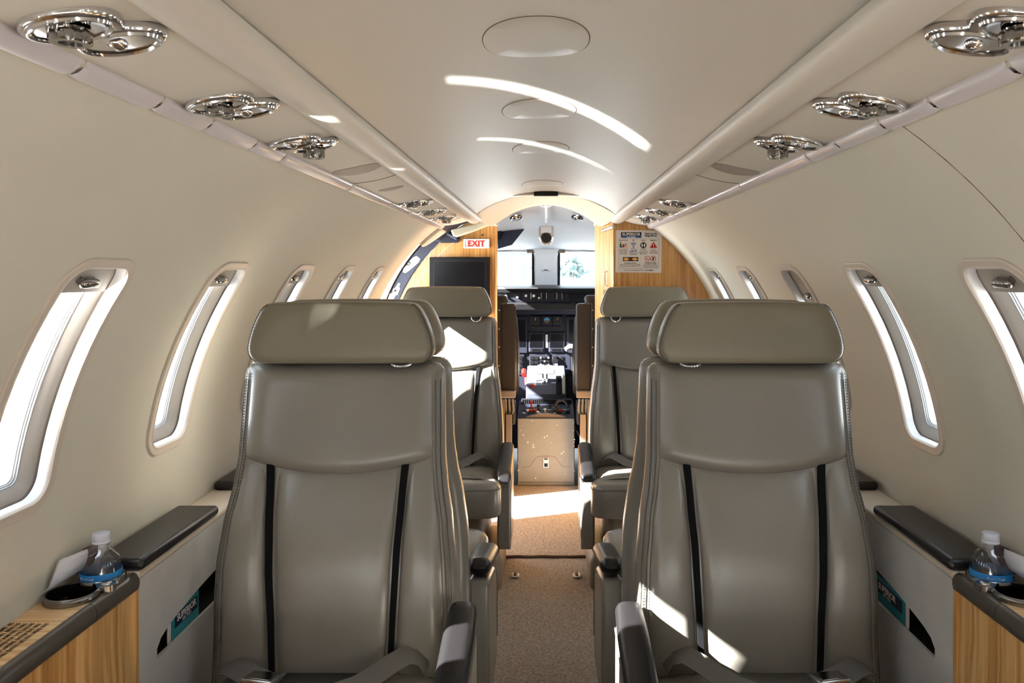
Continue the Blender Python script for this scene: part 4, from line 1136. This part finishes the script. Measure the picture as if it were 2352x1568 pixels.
MB().box((-.42, 4.728, .20), (-.27, 4.742, .285)).build('visor_clamp', 'black_plastic', vi, smooth=0, bevel=.004)
MB().tube([(-.42, 4.74, .292), (-.125, 4.745, .292)], .005, 8).build('visor_rod', 'black_plastic', vi)

ip = thing('instrument_panel', 'dark navy cockpit instrument panel with screens, dials and switch rows', 'instrument panel', (0, 4.9, -.5))
def fx(px): return (px - 1254)*4.9/1800
def fz(py): return (625 - py)*4.9/1800
def ib(x0, y0, x1, y1, m, nm, d=.01, par=ip, bev=.002, base=4.9):
    k = base/1800
    return MB().box(((x0-1254)*k, base - d, (625-y1)*k), ((x1-1254)*k, base, (625-y0)*k)).build(nm, m, par, smooth=0, bevel=bev)
MB().box((-.75, 4.9, -1.1), (.75, 4.96, -.24)).build('panel_face', 'cockpit_panel', ip, smooth=0)
MB().prism([(5.27, -.085), (4.86, -.088), (4.80, -.10), (4.78, -.125), (4.83, -.125), (4.83, -.255), (5.27, -.255)], lambda y, z, d: (d, y, z), -.75, .75).build('glareshield', 'black_plastic', ip, smooth=20, bevel=.006)
MB().box((-.33, 4.80, -.104), (-.05, 4.86, -.094)).build('sunlit_glareshield_strip', 'switch_white', ip, smooth=0, bevel=.002)  # white strip painting the sun patch along the glareshield top
MB().box((-.75, 4.80, -.183), (.75, 4.835, -.118)).build('switch_panel', 'cockpit_panel', ip, smooth=0, bevel=.002)
MB().prism([(4.80, -.183), (4.76, -.190), (4.77, -.232), (4.86, -.255), (4.9, -.255), (4.9, -.183)], lambda y, z, d: (d, y, z), -.75, .75).build('ledge', 'cockpit_dark', ip, smooth=0, bevel=.006)
MB().prism([(4.80, -.237), (4.82, -.237), (4.86, -.256), (4.84, -.260)], lambda y, z, d: (d, y, z), -.75, .75).build('ledge_lip', 'cockpit_panel', ip, smooth=0)
SW = 4.80
def sx(px): return (px - 1254)*SW/1800
def sz(py): return (625 - py)*SW/1800
x = 1150
for i in range(8):
    if i < 7:
        MB().box((sx(1149 + 6.7*i) - .0055, SW - .008, sz(673.5) - .005), (sx(1149 + 6.7*i) + .0055, SW, sz(673.5) + .005)).build('push_button', 'knob', ip, smooth=0, bevel=.001)
    if i < 6:
        MB().box((sx(1321 + 6.7*i) - .0055, SW - .008, sz(672) - .005), (sx(1321 + 6.7*i) + .0055, SW, sz(672) + .005)).build('push_button', 'knob', ip, smooth=0, bevel=.001)
for px in (1219.5, 1243, 1255, 1279, 1291): MB().box((sx(px) - .0016, SW - .003, sz(687)), (sx(px) + .0016, SW, sz(668))).build('divider', 'switch_white', ip, smooth=0)
for px in (1198, 1311): MB().box((sx(px) - .002, SW - .003, sz(689)), (sx(px) + .002, SW, sz(665))).build('divider', 'black_plastic', ip, smooth=0)
for px, py in ((1208, 672), (1225, 671.5), (1236, 671.5), (1248, 671), (1260, 671.5), (1271, 671), (1284, 671), (1302, 671), (1272, 684), (1272, 678), (1248, 678), (1248, 684), (1237, 678)):
    MB().box((sx(px) - .0085, SW - .007, sz(py) - .006), (sx(px) + .0085, SW, sz(py) + .006)).build('push_button', 'knob', ip, smooth=0, bevel=.001)
for px, py, r in ((1162, 680, .008), (1149, 682, .006), (1189, 682, .007), (1208, 679, .008), (1226, 679, .009), (1238, 684, .006), (1285, 678, .011), (1302, 678, .010), (1322, 682, .007), (1336, 680, .011)):
    MB().lathe([(r, 0), (r, .020), (r*.85, .024), (.0001, .024)], (sx(px), SW, sz(py)), 16, (0, -1, 0)).build('knob', 'knob' if px > 1280 else 'switch_white', ip, smooth=40)
MB().lathe([(.020, 0), (.020, .006), (.014, .007), (.013, .001), (.0001, .0005)], (sx(1317), 4.772, sz(700)), 20, (0, -1, 0)).build('air_vent', 'cockpit_panel', ip, smooth=40)
# main face, taken at 4.9
for x0, y0, x1, y1 in ((1150, 730, 1211, 806), (1301, 730, 1375, 806)):
    f = ib(x0, y0 - 3, x1, y1 + 4, 'cockpit_panel', 'display_bezel', .014); ib(x0 + 6 - (6 if x0 < 1200 else 0), y0 + 3, x1 - 4, y1 - 10, 'screen', 'display', .0155, f, 0)
for x0, x1 in ((1214, 1251), (1260, 1298)):
    f = ib(x0, 762, x1, 809, 'cockpit_panel', 'display_bezel', .016, bev=.008); ib(x0 + 6, 766.5, x1 - 6, 797, 'screen', 'display', .0175, f, 0)
    for k in range(6):
        for xx in (x0 + 1.5, x1 - 4.5): ib(xx, 768 + 5*k, xx + 3, 771 + 5*k, 'knob', 'bezel_key', .019, f, 0)
    for r_ in range(2):
        for k in range(5): ib(x0 + 7 + 4*k, 800 + 4*r_, x0 + 10 + 4*k, 802.5 + 4*r_, 'knob', 'bezel_key', .019, f, 0)
    MB().cyl((fx(x1 - 7), 4.884, fz(802)), .008, .014, (0, -1, 0), 14).build('bezel_knob', 'knob', f)
ib(1253, 768, 1258, 798, 'switch_white', 'placard', .012, bev=0)
ib(1222, 748, 1290, 761, 'cockpit_dark', 'radio_unit', .010)
for px, m in ((1230, 'knob'), (1256, 'knob'), (1281, 'knob')):
    g = ib(px - 12, 724, px + 12, 747, 'cockpit_panel', 'gauge', .012, bev=.006)
    MB().lathe([(.026, -.001), (.026, .004), (.023, .004), (.023, .001), (.0001, .001)], (fx(px), 4.888, fz(735.5)), 28, (0, -1, 0)).build('gauge_dial', m, g, smooth=30)
    if px == 1256:
        ang_ = [pi*k/14 for k in range(15)]
        MB().prism([(fx(px) + .019*cos(a), fz(735.5) + .019*sin(a)) for a in ang_], lambda a, b, d: (a, d, b), 4.8855, 4.8868).build('sky_half', 'sky_dial', g, smooth=0)
        MB().prism([(fx(px) + .019*cos(a), fz(735.5) - .019*sin(a)) for a in ang_], lambda a, b, d: (a, d, b), 4.8855, 4.8868).build('ground_half', 'ground_dial', g, smooth=0)
        MB().prism([(fx(px) - .004, fz(735.5) + .021), (fx(px) + .004, fz(735.5) + .021), (fx(px), fz(735.5) + .014)], lambda a, b, d: (a, d, b), 4.885, 4.8855).build('pointer', 'red', g, smooth=0)
    else:
        for k in range(10):
            a = 2*pi*k/10; MB().box((fx(px) + .018*cos(a) - .001, 4.8855, fz(735.5) + .018*sin(a) - .001), (fx(px) + .018*cos(a) + .001, 4.8872, fz(735.5) + .018*sin(a) + .001)).build('dial_tick', 'switch_white', g, smooth=0)
        MB().prism([(fx(px) - .002, fz(735.5)), (fx(px) + .002, fz(735.5)), (fx(px) + .001, fz(735.5) + .017), (fx(px) - .001, fz(735.5) + .017)], lambda a, b, d: (a, d, b), 4.884, 4.8855).build('needle', 'switch_white' if px < 1256 else 'amber_ink', g, smooth=0)
# lower switch blocks
blk = ib(1216, 813, 1262, 860, 'cockpit_panel', 'switch_block', .008)
for i in range(2):
    for j in range(3): ib(1218 + 10*i, 818 + 10*j, 1226.5 + 10*i, 825.5 + 10*j, 'knob', 'square_button', .013, blk, .001)
for i in range(3):
    for j in range(3): ib(1240 + 9*i, 819 + 8*j, 1244 + 9*i, 823 + 8*j, 'knob' if (i + j) % 2 else 'tan_metal', 'toggle', .018, blk, .001)
blk = ib(1268, 813, 1310, 860, 'cockpit_panel', 'switch_block', .008)
ib(1270, 817, 1279, 824, 'knob', 'gear_handle', .03, blk, .002); ib(1268, 824, 1282, 831, 'knob', 'gear_handle', .03, blk, .002)
ib(1275, 834, 1281, 848, 'switch_white', 'flap_lever', .03, blk, .003)
for j in range(4): ib(1287, 818 + 10*j, 1294, 825.5 + 10*j, 'knob', 'square_button', .013, blk, .001)
blk = ib(1189, 813, 1204, 860, 'cockpit_panel', 'switch_block', .008)
for j in range(4): MB().lathe([(.014, 0), (.014, .012), (.0001, .014)], (fx(1196), 4.892, fz(821 + 10*j)), 14, (0, -1, 0)).build('rotary_knob', 'knob', blk)
blk = ib(1311, 813, 1345, 860, 'cockpit_panel', 'switch_block', .008)
for i, (px, py) in enumerate(((1318, 820), (1328, 820), (1318, 838), (1330, 838))): ib(px, py, px + 6, py + 5, 'lens' if i != 3 else 'red', 'annunciator', .012, blk, .001)
# yoke, right side, lit by the side window
yk = thing('control_yoke', 'pale control yoke at the right of the instrument panel', 'control yoke', (.18, 4.7, -.5))
MB().tube([(.115, 4.62, -.455), (.14, 4.63, -.44), (.18, 4.64, -.452), (.30, 4.66, -.455), (.40, 4.66, -.43)], [.012, .018, .022, .022, .018], 12).build('grip_bar', 'lens', yk)
MB().tube([(.26, 4.66, -.46), (.26, 4.885, -.50)], .022, 12).build('column', 'lens', yk)

# throttle quadrant and centre pedestal
tq = thing('throttle_quadrant', 'cockpit throttle quadrant with white levers and red-tipped handles', 'throttle quadrant', (-.02, 4.6, -.7))
def tb(x0, y0, x1, y1, D0, D1, m, nm, bev=.004, par=None):
    k = D0/1800
    return MB().box(((x0-1254)*k, D0, (625-y1)*k), ((x1-1254)*k, D1, (625-y0)*k)).build(nm, m, par or tq, smooth=20, bevel=bev)
MB().prism([(4.505, -1.15), (4.505, -.70), (4.54, -.655), (4.75, -.60), (4.88, -.58), (4.88, -1.15)], lambda y, z, d: (d, y, z), -.115, .115).build('quadrant_body', 'quadrant', tq, smooth=0, bevel=.006)
tb(1229, 848, 1250, 859, 4.55, 4.60, 'lever_white', 'throttle_lever'); tb(1252, 848, 1274, 859, 4.55, 4.60, 'lever_white', 'throttle_lever')
tb(1235, 839, 1250.5, 848, 4.565, 4.60, 'lever_white', 'reverser_lever'); tb(1252.5, 840, 1268, 848, 4.565, 4.60, 'lever_white', 'reverser_lever')
for px in (1247, 1256): tb(px - 2, 858, px + 2, 880, 4.57, 4.60, 'lever_white', 'lever_stem', .002)
MB().tube([(-.062, 4.60, -.66), (-.062, 4.60, -.58), (-.085, 4.59, -.565)], [.006, .006, .011], 10).build('spoiler_lever', 'lever_white', tq)
tb(1219, 882, 1226, 897, 4.53, 4.56, 'red', 'fuel_lever'); tb(1225, 886, 1229, 895, 4.53, 4.56, 'red', 'fuel_lever')
tb(1277, 866, 1290, 905, 4.49, 4.56, 'cockpit_panel', 'side_box')
tb(1279, 872, 1288, 878, 4.485, 4.50, 'black_plastic', 'slot')
tb(1292, 862, 1298, 905, 4.48, 4.53, 'lever_white', 'flap_gate')
MB().tube([(-.135, 4.80, -.60), (-.135, 4.74, -.62)], .014, 10).build('fire_handle', 'red', tq)
MB().tube([(-.125, 4.76, -.615), (-.12, 4.74, -.68)], .008, 10).build('fire_handle', 'red', tq)
pd = thing('centre_pedestal', 'beige painted cockpit centre pedestal with worn edges and black control panel on top', 'pedestal', (0, 4.3, -1.16))
MB().box((-.155, 4.235, -1.152), (.155, 4.50, -.788)).build('pedestal_body', 'pedestal_paint', pd, smooth=0, bevel=.004)
MB().box((-.152, 4.226, -1.13), (.152, 4.236, -.790)).build('front_cover', 'pedestal_paint', pd, smooth=0, bevel=.002)
lp = MB().box((-.014, 4.222, -1.052), (.014, 4.228, -1.000)).build('latch_plate', 'steel', pd, smooth=0, bevel=.001)
MB().box((-.010, 4.220, -1.048), (.010, 4.224, -1.004)).build('latch_recess', 'black_plastic', lp, smooth=0)
MB().box((-.009, 4.217, -1.028), (.009, 4.222, -1.008)).build('latch_tab', 'steel', lp, smooth=0, bevel=.001)
bl = [(-.13 , -1.05), (-.10, -1.05), (-.085, -1.045), (-.062, -1.01), (-.045, -.993), (0, -.990), (.045, -.993), (.062, -1.01), (.085, -1.045), (.10, -1.05), (.13, -1.05)]
MB().tube([(x_, 4.2258, z_) for x_, z_ in bl], .0012, 5).build('panel_line', 'text_brown', pd)
random.seed(3)
for k in range(22):
    x_ = random.uniform(-.14, .14); z_ = random.uniform(-1.12, -.80); s_ = random.uniform(.0012, .003)
    if k > 12: x_ = random.choice((-.1505, .1505)) + random.uniform(-.003, .003)
    MB().box((x_ - s_, 4.2255, z_ - s_*1.3), (x_ + s_, 4.2262, z_ + s_*1.3)).build('paint_chip', 'scuff', pd, smooth=0)
MB().tube([(-.070, 4.2258, -.925), (-.068, 4.2258, -.942), (-.060, 4.2258, -.944)], .002, 5).build('paint_chip', 'scuff', pd)
top = MB().prism([(4.236, -.786), (4.26, -.775), (4.50, -.735), (4.50, -.79), (4.236, -.79)], lambda y, z, d: (d, y, z), -.153, .153).build('control_top', 'cockpit_panel', pd, smooth=0, bevel=.002)
pz = lambda y: -.775 + (y - 4.26)/(.24)*.04
MB().loft([[(x_, 4.238, -.788), (x_, 4.238, -.788 + .022*(1 - (x_/.115)**2) + .001), (x_, 4.25, -.785 + .022*(1 - (x_/.115)**2)), (x_, 4.25, -.788)] for x_ in [-.113 + .226*k/16 for k in range(17)]]).build('trim_wheel', 'tan_metal', pd, smooth=30)
MB().box((-.14, 4.44, -.745), (.145, 4.485, -.722)).build('ribbed_cover', 'cockpit_panel', pd, smooth=0, bevel=.002)
for k in range(24): MB().box((-.135 + .0115*k, 4.436, -.7455), (-.130 + .0115*k, 4.48, -.720)).build('rib', 'cockpit_dark', pd, smooth=0)
for x_, y_, m, h_ in ((-.081, 4.36, 'red', .042), (-.070, 4.315, 'tan_metal', .026), (.068, 4.315, 'tan_metal', .028), (-.042, 4.35, 'knob', .026), (.022, 4.35, 'knob', .024), (.055, 4.36, 'knob', .024), (-.005, 4.30, 'switch_white', .02), (-.10, 4.31, 'switch_white', .012), (-.045, 4.285, 'switch_white', .012)):
    MB().lathe([(.004, 0), (.004, h_*.6), (.009, h_*.65), (.008, h_), (.0001, h_)], (x_, y_, pz(y_)), 12).build('control_knob', m, pd, smooth=40)
for x_, y_ in ((-.082, 4.315), (-.058, 4.315), (.055, 4.315), (.081, 4.315)): MB().box((x_ - .007, y_ - .008, pz(y_)), (x_ + .007, y_ + .008, pz(y_) + .012)).build('guard', 'red', pd, smooth=0, bevel=.002)
for k in range(9):
    for r_ in range(2):
        x_ = -.12 + .028*k; y_ = 4.285 + .05*r_
        MB().box((x_ - .008, y_ - .008, pz(y_)), (x_ + .008, y_ + .004, pz(y_) + .004)).build('key', 'knob' if (k + r_) % 3 else 'lens', pd, smooth=0, bevel=.001)
hsn = thing('headset', 'black headset hung at the right of the centre pedestal', 'headset', (.14, 4.3, -.78))
MB().tube([(.085 + .038*cos(t), 4.30, -.757 + .055*sin(t)) for t in [pi*k/16 for k in range(17)]], .007, 8).build('headband', 'knob', hsn)
for x_ in (.049, .123): MB().lathe([(.0001, -.012), (.018, -.012), (.022, -.004), (.022, .008), (.0001, .012)], (x_, 4.30, -.755), 16, (1, 0, 0)).build('ear_cup', 'knob', hsn)
MB().tube([(.123, 4.30, -.80), (.15, 4.26, -.83), (.19, 4.22, -.90), (.20, 4.22, -1.0)], .005, 6).build('cord', 'knob', hsn)
# pilot seats
for s, nm in ((-1, 'left'), (1, 'right')):
    ps = thing('pilot_seat', 'dark brown leather pilot seat seen edge-on through the %s of the cockpit doorway' % nm, 'pilot seat', (s*.36, 4.2, -1.16), 'pilot seats')
    X = lambda a: s*a
    def bk(z, ins, w0=.157, w1=.54): return [(X(w0 + ins), 4.07, z), (X(w1 - ins), 4.07, z), (X(w1 - ins), 4.14 - ins, z), (X(w0 + ins), 4.14 - ins, z)]
    MB().loft([bk(-.615, .006), bk(-.60, 0), bk(-.18, 0), bk(-.168, .005), bk(-.163, .015)]).build('seat_back', 'brown_leather', ps, smooth=20, bevel=.010)
    MB().loft([[(X(a), 4.142, z) for a, z in [(.152, -.60), (.15, -.40), (.155, -.22), (.50, -.20), (.50, -.60)]], [(X(a), 4.20, z) for a, z in [(.142, -.66), (.138, -.42), (.150, -.24), (.50, -.22), (.50, -.64)]]]).build('back_cushion', 'brown_leather', ps, smooth=30, bevel=.012)
    MB().box((min(X(.157), X(.235)), 4.045, -.650), (max(X(.157), X(.235)), 4.10, -.612)).build('armrest_end', 'tan_metal', ps, smooth=0, bevel=.006)
    MB().box((min(X(.20), X(.56)), 4.06, -.17), (max(X(.20), X(.56)), 4.13, -.02 if False else -.12)).build('head_cushion', 'brown_leather', ps, smooth=0, bevel=.02, seg=3)
    MB().box((min(X(.16), X(.56)), 4.10, -.80), (max(X(.16), X(.56)), 4.20, -.68)).build('seat_pan', 'cockpit_dark', ps, smooth=0, bevel=.01)
    MB().box((min(X(.178), X(.21)), 4.08, -1.15), (max(X(.178), X(.21)), 4.13, -.74)).build('seat_leg', 'tan_metal', ps, smooth=0, bevel=.003)
    MB().box((min(X(.216), X(.232)), 4.08, -1.15), (max(X(.216), X(.232)), 4.13, -.66)).build('seat_leg', 'tan_metal', ps, smooth=0, bevel=.003)
    for k in range(3): MB().tube([(X(.175 + .018*k), 4.09, -.66), (X(.17 + .02*k), 4.10, -.72), (X(.19 + .012*k), 4.12, -.80)], .006, 6).build('harness_strap', 'belt', ps)
    MB().box((min(X(.236), X(.50)), 4.06, -1.15), (max(X(.236), X(.50)), 4.30, -.70)).build('seat_base', 'cockpit_dark', ps, smooth=0)

# ------------------------------------------------------------------ outside
ap = MB().grid(lambda u, v: (-90 + 180*u, -60 + 240*v, -2.35), 4, 4).build('ground', 'apron', smooth=0)
tag(ap, 'pale concrete airport apron outside the windows', 'apron', kind='structure')
for i, (x0, x1, y, hgt, lab) in enumerate(((-42, -4.5, 200, 7.2, 'pale blue hangar beyond the left windshield pane'), (9, 60, 300, 12.0, 'pale blue hangar beyond the right windshield pane'))):
    hg = thing('hangar', lab, 'building', ((x0 + x1)/2, y, -2.35))
    MB().box((x0, y, -2.35), (x1, y + 18, -2.35 + hgt)).build('wall', 'hangar', hg, smooth=0)
    MB().prism([(x0 - .5, -2.35 + hgt), (x1 + .5, -2.35 + hgt), ((x0 + x1)/2, -2.35 + hgt + 1.4)], lambda a, b, d: (a, d, b), y - .5, y + 18.5).build('roof', 'hangar_dark', hg, smooth=0)
    nd = 5
    for k in range(nd):
        a = x0 + 1 + (x1 - x0 - 2)*k/nd
        MB().box((a + .1, y - .15, -2.35), (a + (x1 - x0 - 2)/nd - .1, y, -2.35 + hgt*.78)).build('door_panel', 'hangar_dark' if k % 2 == 0 else 'hangar', hg, smooth=0)
random.seed(5)
for k, (x_, y_) in enumerate(((-2.0, 230), (6.5, 190), (17, 185))):
    t = thing('tree', 'far leafy tree outside the windshield, %s' % ('left of the centre post', 'just right of the centre post', 'at the right edge')[k], 'tree', (x_, y_, -2.35))
    MB().cyl((x_, y_, -2.35), .25, 2.5, (0, 0, 1), 8, .15).build('trunk', 'text_brown', t)
    mb = MB()
    for q_ in range(26):
        c = Vector((x_ + random.gauss(0, 1.3), y_ + random.gauss(0, 1.3), 1.6 + random.gauss(0, 1.1))); r = random.uniform(.6, 1.1)
        mb.lathe([(.001, -r), (r*.7, -r*.7), (r, 0), (r*.7, r*.7), (.001, r)], c, 7)
    mb.build('crown', 'foliage', t)

# printed text becomes real mesh, one object each
bpy.context.view_layer.update()
dg = bpy.context.evaluated_depsgraph_get()
letters = {}
for o in [o for o in SC.objects if o.type == 'FONT']:
    me = bpy.data.meshes.new_from_object(o.evaluated_get(dg))
    base = o.name; par = o.parent; mw = o.matrix_local.copy(); cu = o.data
    bpy.data.objects.remove(o); bpy.data.curves.remove(cu)
    if base.startswith('label_letter'):
        me.transform(mw); letters.setdefault(par.name, []).append(me); continue
    n_ = bpy.data.objects.new(base, me); C.objects.link(n_); n_.parent = par; n_.matrix_local = mw
for pn, mes in letters.items():
    mb = MB()
    for me in mes: mb.add([v.co[:] for v in me.vertices], [tuple(p.vertices) for p in me.polygons])
    o_ = mb.build('label_print', 'white_plastic', None, smooth=0, fix=False); o_.parent = bpy.data.objects[pn]

# lift everything from eye level to the cabin floor
for o in list(SC.objects):
    if o.parent is None: o.location.z += H
